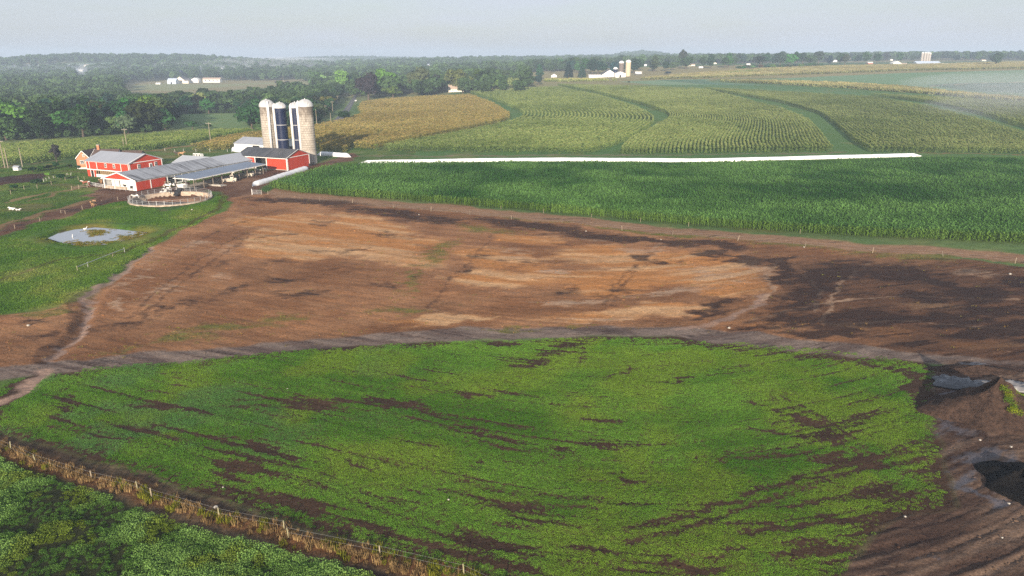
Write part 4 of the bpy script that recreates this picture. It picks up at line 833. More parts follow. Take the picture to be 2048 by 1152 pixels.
# what stands behind them in the same wood reads as one mass of foliage
M_FOREST = leaf_mat('distant foliage', (1, 1, 1), .3, inst=True, trans=.25)
def mass_crown(seed, kind, n, leaf):
    me = crown(seed, kind, n, leaf); me.materials.clear(); me.materials.append(M_FOREST); return loose('mass_crown', me)
MASS = [mass_crown(400 + i, k, 420, .95) for i, k in enumerate(('round', 'wide', 'tall', 'round', 'wide'))]
def forest(name, p, h0, h1, label, seed=0, cat='woodland'):
    n = len(p); s = nrng.uniform(h0, h1, n) / 9.7; u = fbm(p[:, 0] / 60, p[:, 1] / 60, 90 + seed, 3)[:, None]; r = nrng.uniform(0, 1, (n, 1))
    tn = (np.array(srgb(50, 74, 46)) + (np.array(srgb(88, 112, 66)) - np.array(srgb(50, 74, 46))) * (.5 * u + .5 * r)) * np.exp(nrng.normal(0, .25, (n, 1))) * .88
    return scatter(name, on_ground(p, -.3), nrng.uniform(0, 6.28, n), np.stack([s * nrng.uniform(1.0, 1.4, n)] * 2 + [s], -1), MASS, tn, label, cat)
forest('woodland_interior', front[oth], 10.5, 15, 'mass of tree crowns filling the back of the left wood')
q = grid_pts(WOOD, 4.0, 4.0, .2, .5); ed = poly_sd(WOOD, q[:, 0], q[:, 1]); x = 1024 + F * q[:, 0] / (q[:, 1] * CP + H * SP); q = q[(ed < 9) & (x > -60) & (x < 650)]
forest('wood_edge_thicket', q, 2.5, 5.5, 'thicket of low bushes along the foot of the wood', 2, 'thicket')
# individual trees along the far tree line on the right
RL = ['rounded hazy tree in the far tree line on the right', 'upright hazy tree in the far tree line on the right']
for i in range(72):
    px = 1105 + (2048 - 1105) * (i + rnd.uniform(-.45, .45)) / 72; base = np.interp(px, [1100, 1180, 1260, 1340, 1500, 1640, 1760, 1900, 2048], [146, 150, 148, 142, 134, 131, 127, 125, 121]) - abs(rnd.gauss(0, 3.5))
    if 1825 < px < 1890: continue
    p = at(px, base); k = rnd.choice(['round', 'wide', 'tall', 'round'])
    if hides_house(px, p.length): continue
    tree(p, rnd.uniform(11, 20), rnd.uniform(.95, 1.35), kind=k, col=rnd.choice(['blue', 'dark', 'green']), label=RL[1] if k == 'tall' else RL[0], group='trees of the far tree line on the right')
for i in range(20):
    px = 1478 + i * 8.6 + rnd.uniform(-3, 3); p = at(px, 139.5 - (px - 1478) * .035 + rnd.uniform(-1, 1)); tree(p, rnd.uniform(6, 8), 1.6, kind='bush', col=rnd.choice(['green', 'mid', 'blue']), name='hedge_bush', label='bush in the overgrown hedge below the far tree line', group='bushes of the far hedge', cat='bush')
# hills and valleys covered with woods
gx, gy = np.meshgrid(np.arange(-3600, 4200, 15.0), np.arange(700, 4600, 15.0)); p = np.stack([gx.ravel(), gy.ravel()], -1) + nrng.uniform(-7, 7, (gx.size, 2)); pxs = 1024 + F * p[:, 0] / (p[:, 1] * CP + 8); p = p[(pxs > -80) & (pxs < 2128)]
Dp = np.hypot(p[:, 0], p[:, 1]); az = p[:, 0] / p[:, 1]; nb = fbm(p[:, 0] / 260, p[:, 1] / 260, 95, 4); dens = sst(.40, .52, nb + .10 * sst(1200, 1900, Dp))
lf = np.array([tuple(at(*q))[:2] for q in ((236, 216), (248, 166), (330, 160), (480, 162), (600, 160), (600, 178), (560, 200), (470, 210), (340, 216))])
dens *= (az < .02) | (Dp > np.interp(az, [.02, .12, .3, .5, .8], [1000, 1250, 1450, 1900, 1900])); dens *= 1 - poly_mask(lf, p[:, 0], p[:, 1], 12); dens *= sst(640, 760, Dp); dens *= 1 - poly_mask(WOOD, p[:, 0], p[:, 1], 4)
dens *= np.array([0.0 if hides_house(x, d) else 1.0 for x, d in zip(1024 + F * p[:, 0] / (p[:, 1] * CP + 8), Dp)])
p = p[nrng.uniform(0, 1, len(p)) < dens * np.interp(Dp, [700, 1500, 3000, 4500], [.9, .75, .5, .3])]
forest('distant_woods', p, 12, 19, 'hazy wooded hills and valleys reaching to the horizon', 1)

# ------------------------------------------------------------------ water, road
def flat_sheet(name, poly, z, mat, label, cat, kind='structure', sub=1):
    b = MB(); b.face(*[(x, y, z(x, y) if callable(z) else z) for x, y in poly]); o = b.build(name, mat); return tag(o, label, cat, kind=kind)
t = NT('pond water'); t.p.inputs['Base Color'].default_value = (.30, .31, .33, 1); t.p.inputs['Roughness'].default_value = .08; t.p.inputs['Specular IOR Level'].default_value = 1.0
nz = t.noise(1.3, 3, .5); t.bump(nz.outputs['Fac'], .06, .03); M_WATER = t.m
big = P_POND + (P_POND - P_POND.mean(0)) * .02
flat_sheet('pond', big, -.27, M_WATER, 'small pale pond lying in the grass paddock', 'pond')
WEEDY = [leaf_patch('pond_weed', M_GRASS, 26, .4, .10, .07, 170 + i) for i in range(3)]
pp = []
for px, py, rx, ry, k in ((195, 461, 22, 4, 90), (190, 467, 16, 4, 50), (160, 484, 26, 3.5, 80), (215, 483, 30, 3.5, 70), (255, 474, 24, 5, 90), (275, 466, 16, 4, 50), (175, 488, 30, 2.5, 60)):
    for _ in range(k): pp.append(tuple(at(px + rnd.gauss(0, rx * .55), py + rnd.gauss(0, ry * .55)))[:2])
p = np.array(pp); u = nrng.uniform(0, 1, (len(p), 1))
scatter('pond_weed', np.stack([p[:, 0], p[:, 1], np.full(len(p), -.28)], -1), nrng.uniform(0, 6.28, len(p)), nrng.uniform(.6, 1.5, len(p)), WEEDY, np.array(srgb(96, 112, 44)) * u + np.array(srgb(150, 128, 52)) * (1 - u), 'mats of green and brown weed floating in the pond', 'pond weed')
M_ROAD = paint('asphalt', (.11, .11, .115), .85, .2, .5)
rl = [at(*q) for q in ((640, 262), (665, 246.5), (678, 231), (692, 214), (706.5, 193.5), (716, 178))]; rr = [at(*q) for q in ((664, 262), (688, 244), (696, 228), (704, 212), (711.5, 197), (720, 180))]
L_, R_ = resample([tuple(q)[:2] for q in rl], 40), resample([tuple(q)[:2] for q in rr], 40); b = MB()
for i in range(39):
    q = [L_[i], R_[i], R_[i + 1], L_[i + 1]]; b.face(*[(x, y, T1(x, y) + .12) for x, y in q])
tag(b.build('road', M_ROAD), 'grey country road running up between the trees and the golden corn', 'road', kind='structure')
M_LINE = paint('road paint', (.7, .6, .2), .7, .1); b = MB(); C_ = (L_ + R_) / 2; d = R_ - L_; d /= np.linalg.norm(d, axis=1, keepdims=True)
for i in range(39): b.face(*[(x, y, T1(x, y) + .126) for x, y in (C_[i] - d[i] * .1, C_[i] + d[i] * .1, C_[i + 1] + d[i + 1] * .1, C_[i + 1] - d[i + 1] * .1)])
tag(b.build('road_marking', M_LINE), 'yellow centre line of the country road', 'road marking', kind='structure')

# ------------------------------------------------------------------ farm buildings (local x to the right along the front, y away from the viewer)
M_RED = siding('red painted boards', (.46, .05, .022)); M_WHITE = paint('white paint', (.78, .77, .74), .55, .08, 1.2); M_WHITE2 = paint('weathered white boards', (.66, .65, .62), .6, .15, 1.0, dirt=(.3, .28, .25), dirt_amt=.3)
M_GREYROOF = metal_roof('grey sheet roof', (.36, .38, .42), (.22, .23, .25), .4); M_DARKROOF = metal_roof('dark sheet roof', (.055, .058, .065), (.16, .16, .17), .5); M_STAINROOF = metal_roof('stained sheet roof', (.36, .375, .40), (.055, .05, .05), .95, 'Y')
M_CLEANROOF = metal_roof('clean sheet roof', (.42, .44, .47), (.3, .31, .33), .3, 'Y'); M_BLUEROOF = metal_roof('bluish sheet roof', (.20, .24, .31), (.10, .11, .13), .5, 'Y', .38); M_BROWNROOF = paint('brown shingles', (.10, .07, .06), .9, .35, 2.5)
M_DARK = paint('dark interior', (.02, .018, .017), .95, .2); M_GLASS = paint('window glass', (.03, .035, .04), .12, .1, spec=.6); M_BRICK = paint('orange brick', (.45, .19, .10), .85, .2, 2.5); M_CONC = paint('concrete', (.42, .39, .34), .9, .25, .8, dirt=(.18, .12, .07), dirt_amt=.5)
M_WOOD = paint('grey timber', (.22, .18, .14), .9, .3, 2); M_GALV = paint('galvanised steel', (.45, .46, .47), .45, .2, 2, metal=.4); M_BLACK = paint('black steel', (.03, .03, .032), .6, .3, 2); M_TIMBER = paint('tan timber', (.36, .25, .14), .9, .3, 2)

def gable_walls(parent, Lx, Wy, he, hr, along, mat, skip=(), z0=0.0, th=.14):
    """four walls of a gabled building; along = axis of the ridge"""
    b = MB()
    if along == 'x':
        g = lambda x: [(x, 0, z0), (x, Wy, z0), (x, Wy, he), (x, Wy / 2, hr), (x, 0, he)]
        quads = {'front': [(0, 0, z0), (Lx, 0, z0), (Lx, 0, he), (0, 0, he)], 'back': [(0, Wy, z0), (Lx, Wy, z0), (Lx, Wy, he), (0, Wy, he)], 'left': g(0), 'right': g(Lx)}
    else:
        g = lambda y: [(0, y, z0), (Lx, y, z0), (Lx, y, he), (Lx / 2, y, hr), (0, y, he)]
        quads = {'left': [(0, 0, z0), (0, Wy, z0), (0, Wy, he), (0, 0, he)], 'right': [(Lx, 0, z0), (Lx, Wy, z0), (Lx, Wy, he), (Lx, 0, he)], 'front': g(0), 'back': g(Wy)}
    for k, q in quads.items():
        if k not in skip: b.face(*q)
    o = b.build('wall', mat, parent); s = o.modifiers.new('thick', 'SOLIDIFY'); s.thickness = th; s.offset = 0; return o
def gable_roof(parent, Lx, Wy, he, hr, along, mat, oh=.45, t=.16, x0=0.0, y0=0.0, name='roof'):
    b = MB(); lift = .12
    if along == 'x':
        k = (hr - he) / (Wy / 2); e = he - k * oh
        b.slab((x0 - oh, y0 - oh, e + lift), (x0 + Lx + oh, y0 - oh, e + lift), (x0 + Lx + oh, y0 + Wy / 2, hr + lift), (x0 - oh, y0 + Wy / 2, hr + lift), t)
        b.slab((x0 - oh, y0 + Wy / 2, hr + lift), (x0 + Lx + oh, y0 + Wy / 2, hr + lift), (x0 + Lx + oh, y0 + Wy + oh, e + lift), (x0 - oh, y0 + Wy + oh, e + lift), t)
    else:
        k = (hr - he) / (Lx / 2); e = he - k * oh
        b.slab((x0 - oh, y0 + Wy + oh, e + lift), (x0 - oh, y0 - oh, e + lift), (x0 + Lx / 2, y0 - oh, hr + lift), (x0 + Lx / 2, y0 + Wy + oh, hr + lift), t)
        b.slab((x0 + Lx / 2, y0 + Wy + oh, hr + lift), (x0 + Lx / 2, y0 - oh, hr + lift), (x0 + Lx + oh, y0 - oh, e + lift), (x0 + Lx + oh, y0 + Wy + oh, e + lift), t)
    return b.build(name, mat, parent)
def window(parent, c, w, h, face='front', n=2, frame=None):
    """window with its frame and panes, on the wall facing front or right"""
    frame = frame or M_WHITE; x, y, z = c; b, g = MB(), MB()
    if face == 'front':
        b.box(x - w / 2 - .1, y - .17, z - h / 2 - .1, x + w / 2 + .1, y - .05, z + h / 2 + .1); g.box(x - w / 2, y - .19, z - h / 2, x + w / 2, y - .174, z + h / 2)
        b.box(x - .03, y - .21, z - h / 2, x + .03, y - .192, z + h / 2); b.box(x - w / 2, y - .212, z - .03, x + w / 2, y - .193, z + .03)
    else:
        b.box(x + .05, y - w / 2 - .1, z - h / 2 - .1, x + .17, y + w / 2 + .1, z + h / 2 + .1); g.box(x + .174, y - w / 2, z - h / 2, x + .19, y + w / 2, z + h / 2)
        b.box(x + .192, y - .03, z - h / 2, x + .21, y + .03, z + h / 2); b.box(x + .193, y - w / 2, z - .03, x + .212, y + w / 2, z + .03)
    f = b.build('window', frame, parent); g.build('pane', M_GLASS, f); return f
ROT = math.radians(-22.5)

# two storey red barn
B = empty('red_barn', (-141.35, 241.87, 0), math.radians(-23.6)); L, W, he, hr = 19.88, 12.82, 5.22, 7.54
tag(B, 'two storey red barn with pale grey metal roof and white framed windows', 'barn')
w_ = MB(); w_.face((0, 0, 2.3), (L, 0, 2.3), (L, 0, he), (0, 0, he)); w_.face((0, 0, 0), (1.6, 0, 0), (1.6, 0, 2.3), (0, 0, 2.3)); w_.face((3.2, 0, 0), (3.9, 0, 0), (3.9, 0, 2.3), (3.2, 0, 2.3)); w_.face((1.6, 0, 2.05), (3.2, 0, 2.05), (3.2, 0, 2.3), (1.6, 0, 2.3))
w_.face((L, 0, 0), (L, W, 0), (L, W, he), (L, W / 2, hr), (L, 0, he)); w_.face((0, 0, 0), (0, W, 0), (0, W, he), (0, W / 2, hr), (0, 0, he)); w_.face((0, W, 0), (L, W, 0), (L, W, he), (0, W, he))
o = w_.build('wall', M_RED, B); sm = o.modifiers.new('thick', 'SOLIDIFY'); sm.thickness = .14; sm.offset = 0
gable_roof(B, L, W, he, hr, 'x', M_GREYROOF)
t_ = MB()
for x in (0.05, 1.5, 5.0, 16.2, L - .25): t_.box(x - .1, -.15, 2.5, x + .1, -.08, he - .2)
t_.box(-.05, -.16, 2.25, L + .02, -.072, 2.52); t_.box(-.2, -.15, he - .32, L + .2, -.078, he - .06)
for y in (.12, W - .12): t_.box(L + .08, y - .14, 0, L + .15, y + .14, he)
t_.box(L + .075, 0, he - .12, L + .14, W, he + .1)
t_.beam((L + .13, -.35, he), (L + .13, W / 2, hr + .06), .1, .26); t_.beam((L + .13, W / 2, hr + .06), (L + .13, W + .35, he), .1, .26); t_.build('trim', M_WHITE, B)
for x in (9.2, 13.1): window(B, (x, 0, 4.0), .8, 1.15)
for y in (3.6, 10.2): window(B, (L, y, 3.9), .9, 1.2, 'right')
d_ = MB().box(L + .06, 7.6, 1.9, L + .2, 8.7, 4.4).build('door', M_WHITE, B); MB().box(L + .202, 7.85, 3.0, L + .225, 8.45, 4.1).build('pane', M_GLASS, d_); MB().box(L + .2, 8.5, 2.9, L + .26, 8.58, 3.05).build('handle', M_BLACK, d_)
d_ = MB().box(1.75, .02, 0, 3.05, .1, 2.05).build('doorway', M_DARK, B); MB().box(1.58, -.14, 0, 1.76, -.075, 2.25).box(3.04, -.14, 0, 3.22, -.075, 2.25).build('door_frame', M_WHITE, d_)
MB().box(3.95, -.05, 0, L - .1, .1, .95).build('parapet', M_WHITE2, B)
m_ = MB()
for i in range(17): m_.box(4.1 + i * .92, -.02, .955, 4.28 + i * .92, .14, 2.24)
m_.build('stall_posts' if False else 'post_row', M_TIMBER, B); MB().box(4.0, 1.6, 0, L - .2, 1.75, 2.24).build('inner_wall', M_TIMBER, B)

# long low freestall barn, gable end towards the viewer
B = empty('freestall_barn', (-123.54, 218.81, 0), math.radians(-22.3)); L, W, he, hr = 13.27, 50, 3.06, 5.05
tag(B, 'long low cattle barn with streaked metal roof and red front gable', 'barn')
b = MB(); b.face((0, 0, he - .05), (L, 0, he - .05), (L / 2, 0, hr - .02)); o = b.build('gable', M_RED, B); sm = o.modifiers.new('thick', 'SOLIDIFY'); sm.thickness = .14; sm.offset = 0
gable_roof(B, L, 36, he, hr, 'y', M_STAINROOF); gable_roof(B, L, 15, he, hr, 'y', M_CLEANROOF, y0=36.95, name='clean_roof')
t_ = MB(); t_.beam((-.45, -.5, he - .12), (L / 2, -.5, hr + .02), .1, .28); t_.beam((L / 2, -.5, hr + .02), (L + .45, -.5, he - .12), .1, .28); t_.box(-.1, -.16, he - .3, L + .1, -.08, he - .02)
for x in (.15, 4.4, 9.6, L - .15): t_.box(x - .14, -.14, 0, x + .14, .14, he - .05)
t_.box(L - .06, 5.0, 0, L + .14, 5.3, he); t_.box(L + .1, -.4, he - .42, L + .2, 51.5, he - .24); t_.build('trim', M_WHITE, B)
o = MB().face((L, 0, 0), (L, 10.8, 0), (L, 10.8, he), (L, 0, he)).build('side_wall', M_RED, B); sm = o.modifiers.new('thick', 'SOLIDIFY'); sm.thickness = .14; sm.offset = 0
o = MB().face((0, 0, 0), (0, 51, 0), (0, 51, he), (0, 0, he)).build('wall', M_WHITE2, B); sm = o.modifiers.new('thick', 'SOLIDIFY'); sm.thickness = .14; sm.offset = 0
MB().box(9.8, -.06, 0, L - .3, .08, he - .32).build('end_wall', M_WHITE, B)
MB().box(.3, .02, 0, 9.7, .16, .75).build('parapet', M_TIMBER, B); MB().box(.3, 2.4, 0, 9.7, 2.6, he - .4).build('inner_wall', M_WHITE2, B)
b = MB()
for k in range(14): b.box(L - .1, 11.5 + k * 2.9, 0, L + .1, 11.7 + k * 2.9, he - .2)
b.build('post_row', M_WHITE2, B)
b = MB()
for z in (.55, 1.0, 1.5): b.beam((L + .02, 11.2, z), (L + .02, 50.5, z), .07)
b.build('rail', M_GALV, B); MB().box(L - .09, 11.2, 0, L - .03, 50.5, .35).box(L - .3, 11.2, 2.15, L - .22, 50.5, 2.75).build('curtain', M_WHITE2, B); MB().box(3, 12, 0, 3.2, 50, 2.6).build('inner_partition', M_DARK, B)
MB().box(L - .2, 50.7, 0, L + .02, 51, he).build('corner_post', M_WOOD, B)

# small wing behind it
B = empty('barn_wing', (-108.49 + 9.26 * math.cos(math.radians(158)), 247.99 + 9.26 * math.sin(math.radians(158)), 0), math.radians(-22)); L, W, he, hr = 11.5, 10.52, 3.0, 4.92
tag(B, 'small barn wing with clean pale roof behind the streaked roof', 'barn'); gable_walls(B, L, W, he, hr, 'x', M_WHITE2); gable_roof(B, L, W, he, hr, 'x', M_CLEANROOF, .35)
MB().beam((-.36, -.3, he - .05), (-.36, W / 2, hr + .05), .1, .24).beam((-.36, W / 2, hr + .05), (-.36, W + .3, he - .05), .1, .24).build('trim', M_WHITE, B)

M_SHED_SHADE = paint('painted shed shade', (.05, .036, .028), .9, .4, .8)
# open feed shed with a lean-to roof
p0 = at(387.5, 356.5, 3.2); B = empty('feed_shed', (-101.4, 217.6, 0), math.radians(-19)); L, W = 7.0, 33.5
tag(B, 'open sided feed shed with a bluish lean-to roof on posts', 'shed'); MB().slab((-.2, W + .3, 3.75), (-.2, -.4, 3.75), (L + .3, -.4, 3.25), (L + .3, W + .3, 3.25), .12).build('roof', M_BLUEROOF, B)
MB().box(L + .26, -.42, 2.98, L + .36, W + .3, 3.22).box(-.2, -.5, 3.12, L + .3, -.41, 3.3).build('fascia', M_WHITE, B)
for k in range(9):
    for x in (.2, L - .2): MB().box(x - .1, .1 + k * 4.05, 0, x + .1, .3 + k * 4.05, 3.35 if x > 1 else 3.6).build('post', M_WOOD, B)
MB().beam((L - .2, .2, .95), (L - .2, 32.6, .95), .09).beam((L - .2, .2, .55), (L - .2, 32.6, .55), .07).build('rail', M_WOOD, B); MB().box(2.2, .8, 0, 2.5, 32.5, .8).build('feed_wall', M_CONC, B)
MB().box(.3, .4, -.1, L - .3, W - .4, .10).build('shade_slab', M_SHED_SHADE, B)  # dung-brown slab added to paint in the shade under the roof
rb = MB()
for k in range(26): rb.box(L + .2, .4 + k * 1.28, 2.86, L + .6, .5 + k * 1.28, 2.98)
rb.build('rafter_tails' if False else 'rafter_row', M_WOOD, B)

# red drive-through barn with the dark roof
B = empty('red_barn', (-98.57, 262.07, 0), math.radians(-21.5)); L, W, he, hr = 21.64, 12.56, 4.34, 6.53
tag(B, 'single storey red barn with black roof and open doorway in front of the silos', 'barn')
b = MB(); b.face((0, 0, 0), (7.9, 0, 0), (7.9, 0, he), (0, 0, he)); b.face((12.8, 0, 0), (L, 0, 0), (L, 0, he), (12.8, 0, he)); b.face((7.9, 0, he - .35), (12.8, 0, he - .35), (12.8, 0, he), (7.9, 0, he))
b.face((L, 0, 0), (L, W, 0), (L, W, he), (L, W / 2, hr), (L, 0, he)); b.face((0, 0, 0), (0, W, 0), (0, W, he), (0, W / 2, hr), (0, 0, he)); b.face((0, W, 0), (L, W, 0), (L, W, he), (0, W, he))
o = b.build('wall', M_RED, B); sm = o.modifiers.new('thick', 'SOLIDIFY'); sm.thickness = .14; sm.offset = 0; gable_roof(B, L, W, he, hr, 'x', M_DARKROOF, .4)
t_ = MB(); t_.box(-.2, -.17, he - .42, L + .2, -.08, he - .1)
for x in (.1, 3.2, 7.9, 12.85, L - .12): t_.box(x - .13, -.16, 0, x + .13, -.075, he - .42)
for y in (.13, W - .13): t_.box(L + .075, y - .15, 0, L + .16, y + .15, he)
t_.box(L + .072, 0, he - .16, L + .14, W, he + .06); t_.beam((L + .3, -.35, he), (L + .3, W / 2, hr + .04), .12, .26); t_.beam((L + .3, W / 2, hr + .04), (L + .3, W + .35, he), .12, .26); t_.build('trim', M_WHITE, B)
MB().box(-.1, -.14, -.3, 7.75, -.078, .22).box(13, -.14, -.3, L + .1, -.078, .22).build('plinth', M_CONC, B); MB().box(8.05, 3.0, 0, 12.7, 3.2, he - .4).build('inner_wall', M_DARK, B); MB().box(10.6, 2.2, 0, 12.5, 2.9, 2.9).build('hay_stack', M_TIMBER, B)

# white machine shed behind
u = math.radians(158); B = empty('machine_shed', (-93.13 + 24.49 * math.cos(u), 297.03 + 24.49 * math.sin(u), 0), u + math.pi); L, W, he, hr = 24.49, 12.0, 3.52, 5.59
tag(B, 'white machine shed with weathered grey roof behind the silos', 'shed'); gable_walls(B, L, W, he, hr, 'x', M_WHITE); gable_roof(B, L, W, he, hr, 'x', M_GREYROOF, .3)
MB().box(9.6, -.12, 2.3, 13.2, -.075, 3.1).box(L + .075, 4.6, 0, L + .12, 7.6, 2.8).build('opening', M_DARK, B)

# farmhouse: gabled wing and two brown roofed blocks
B = empty('farmhouse', (-154.0, 258.0, 0), math.radians(2)); tag(B, 'orange brick farmhouse with brown roofs and white trim behind the red barn', 'house')
gable_walls(B, 4.7, 10, 3.7, 6.25, 'y', M_BRICK); gable_roof(B, 4.7, 10, 3.7, 6.25, 'y', M_BROWNROOF, .25)
MB().beam((-.25, -.27, 3.55), (2.35, -.27, 6.3), .1, .2).beam((2.35, -.27, 6.3), (4.95, -.27, 3.55), .1, .2).box(-.1, -.14, 0, 4.8, -.075, .45).build('trim', M_WHITE, B)
window(B, (1.9, 0, 2.4), 1.2, 1.1); window(B, (2.7, 0, 4.7), .55, .75)
q = B.matrix_basis.inverted() @ atz(193.5, 297.5, 6.7); bx, by = q.x, q.y - 1.5; mb = MB()
for x0, y0, lx, wy_, e, r_ in ((bx - .2, by - 3.0, 8.2, 8, 4.1, 6.6), (bx + 8.2, by - 1.5, 7.2, 7.4, 3.4, 5.9)):
    mb.face((x0, y0, 0), (x0 + lx, y0, 0), (x0 + lx, y0, e), (x0, y0, e)); mb.face((x0, y0 + wy_, 0), (x0 + lx, y0 + wy_, 0), (x0 + lx, y0 + wy_, e), (x0, y0 + wy_, e))
    for x in (x0 + .01, x0 + lx - .01): mb.face((x, y0, 0), (x, y0 + wy_, 0), (x, y0 + wy_, e), (x, y0 + wy_ / 2, r_), (x, y0, e))
    gable_roof(B, lx, wy_, e, r_, 'x', M_BROWNROOF, .3, x0=x0, y0=y0)
mb.build('main_wall', M_WHITE2, B); x0, y0 = bx - .2, by - 3.0
MB().beam((x0 - .32, y0 - .3, 4.0), (x0 - .32, y0 + 4, 6.65), .1, .26).beam((x0 - .32, y0 + 4, 6.65), (x0 - .32, y0 + 8.3, 4.0), .1, .26).box(x0 - .3, y0 - .4, 3.7, x0 + 8.4, y0 - .3, 3.95).build('main_trim', M_WHITE, B)
ch = MB().box(x0 + .7, y0 + 3.6, 5.6, x0 + 1.5, y0 + 4.4, 8.0).build('chimney', M_BRICK, B); MB().box(x0 + .6, y0 + 3.5, 8.0, x0 + 1.6, y0 + 4.5, 8.2).build('chimney_cap', M_CONC, ch)

# ------------------------------------------------------------------ silos
def stave_mat():
    t = NT('concrete staves'); tc = t.node('ShaderNodeTexCoord'); sx = t.node('ShaderNodeSeparateXYZ'); t.link(tc.outputs['Object'], sx.inputs[0])
    at2 = t.node('ShaderNodeMath', operation='ARCTAN2'); t.link(sx.outputs['Y'], at2.inputs[0]); t.link(sx.outputs['X'], at2.inputs[1]); sc = t.node('ShaderNodeMath', operation='MULTIPLY'); t.link(at2.outputs[0], sc.inputs[0]); sc.inputs[1].default_value = 2.8
    cb = t.node('ShaderNodeCombineXYZ'); t.link(sc.outputs[0], cb.inputs[0]); t.link(sx.outputs['Z'], cb.inputs[1])
    br = t.node('ShaderNodeTexBrick', Scale=1.0); br.inputs['Color1'].default_value = (.46, .42, .36, 1); br.inputs['Color2'].default_value = (.36, .32, .27, 1); br.inputs['Mortar'].default_value = (.13, .11, .09, 1); br.inputs['Mortar Size'].default_value = .06; br.inputs['Brick Width'].default_value = .62; br.inputs['Row Height'].default_value = .85
    t.link(cb.outputs[0], br.inputs['Vector']); nz = t.noise(.5, 7, .7, vec=cb.outputs[0], sc=(2.2, .28, 1)); n2 = t.noise(.35, 5, .6)
    # grey weathering that hangs from under the dome, as old staves have
    hz = t.mrange(sx.outputs['Z'], 14, 20.8, 0, .46); ad = t.node('ShaderNodeMath', operation='ADD'); t.link(nz.outputs['Fac'], ad.inputs[0]); t.link(hz, ad.inputs[1])
    c = t.mix(t.mrange(ad.outputs[0], .58, .85, 0, .85), br.outputs['Color'], (.10, .08, .065)); c = t.mix(t.mrange(n2.outputs['Fac'], .5, .75, 0, .5), c, (.52, .47, .40)); t.link(c, t.p.inputs['Base Color']); t.p.inputs['Roughness'].default_value = .92; t.p.inputs['Specular IOR Level'].default_value = .15
    t.bump(br.outputs['Fac'], -.4, .03); return t.m
M_STAVE = stave_mat(); M_DOME = metal_roof('galvanised dome', (.56, .57, .58), (.34, .33, .31), .7, 'X', .42); M_NAVY = paint('navy enamel', (.008, .014, .045), .4, .25, .6, spec=.2, dirt=(.10, .10, .11), dirt_amt=.2, stretch=(1, 1, .15)); M_CHUTE = paint('white chute', (.66, .66, .65), .5, .15, .8, dirt=(.34, .32, .3), dirt_amt=.4)
def silo(x, y, r, top_px, body, chute_a, label, hoops=False, base=None, chutes=None):
    B = empty('silo', (x, y, 0)); tag(B, label, 'silo', ); ht = htop((x, y, 0), top_px); hd = r * .92; hb = ht - hd
    MB().lathe([(r, -.3), (r, hb)], 44).build('barrel', body, B, True)
    b = MB(); n = 28
    for k in range(n):                                              # ribbed dome
        a0, a1 = 2 * math.pi * k / n, 2 * math.pi * (k + 1) / n; am = (a0 + a1) / 2; prof = [(math.cos(q * math.pi / 16), math.sin(q * math.pi / 16)) for q in range(8)] + [(.02, 1)]
        for (c0, s0), (c1, s1) in zip(prof[:-1], prof[1:]):
            R0, R1 = (r + .12) * c0, (r + .12) * c1; P = lambda R, a, s, e=0: ((R + e) * math.cos(a), (R + e) * math.sin(a), hb + hd * s + e * .3)
            b.face(P(R0, a0, s0), P(R0, am, s0, .07), P(R1, am, s1, .07), P(R1, a0, s1)); b.face(P(R0, am, s0, .07), P(R0, a1, s0), P(R1, a1, s1), P(R1, am, s1, .07))
    d = b.build('dome', M_DOME, B); MB().tube([(0, 0, ht - .05), (0, 0, ht + .25)], [.25, .2], 10).build('cap', M_GALV, d)
    MB().lathe([(r + .10, hb - .16), (r + .16, hb - .14), (r + .16, hb + .05), (r + .10, hb + .07)], 44).build('eave_ring', M_DOME, B)
    for a in (chutes or [chute_a]):
        a = math.radians(a); c, s = math.cos(a), math.sin(a); MB().tube([(c * (r + .22), s * (r + .22), .2), (c * (r + .22), s * (r + .22), hb + hd * .35), (c * (r - .3), s * (r - .3), hb + hd * .78)], [.5, .5, .4], 10).build('chute', M_CHUTE, B, True)
    if hoops:
        for z in hoops: MB().lathe([(r + .01, z), (r + .05, z + .02), (r + .05, z + .14), (r + .01, z + .16)], 44).build('hoop', M_CHUTE, B)
    if base: MB().lathe([(r + .06, -.3), (r + .06, base), (r + .01, base + .02)], 44).build('base_ring', M_CONC, B)
    return B
silo(-91.6, 278.6, 2.68, 199, M_STAVE, -66, 'leftmost silo of the four, stained concrete staves with a white chute in front'); silo(-86.3, 277.2, 2.1, 204.5, M_NAVY, -150, 'left navy blue silo with a white chute on its left side', hoops=(8.2, 13.6))
silo(-80.5, 276.6, 2.0, 204.5, M_NAVY, -122, 'right navy blue silo half hidden by the rightmost concrete silo', hoops=(8.2, 13.6)); silo(-75.7, 273, 2.68, 198.3, M_STAVE, -148, 'rightmost silo of the four, tan concrete staves with a pale base', base=4.3)

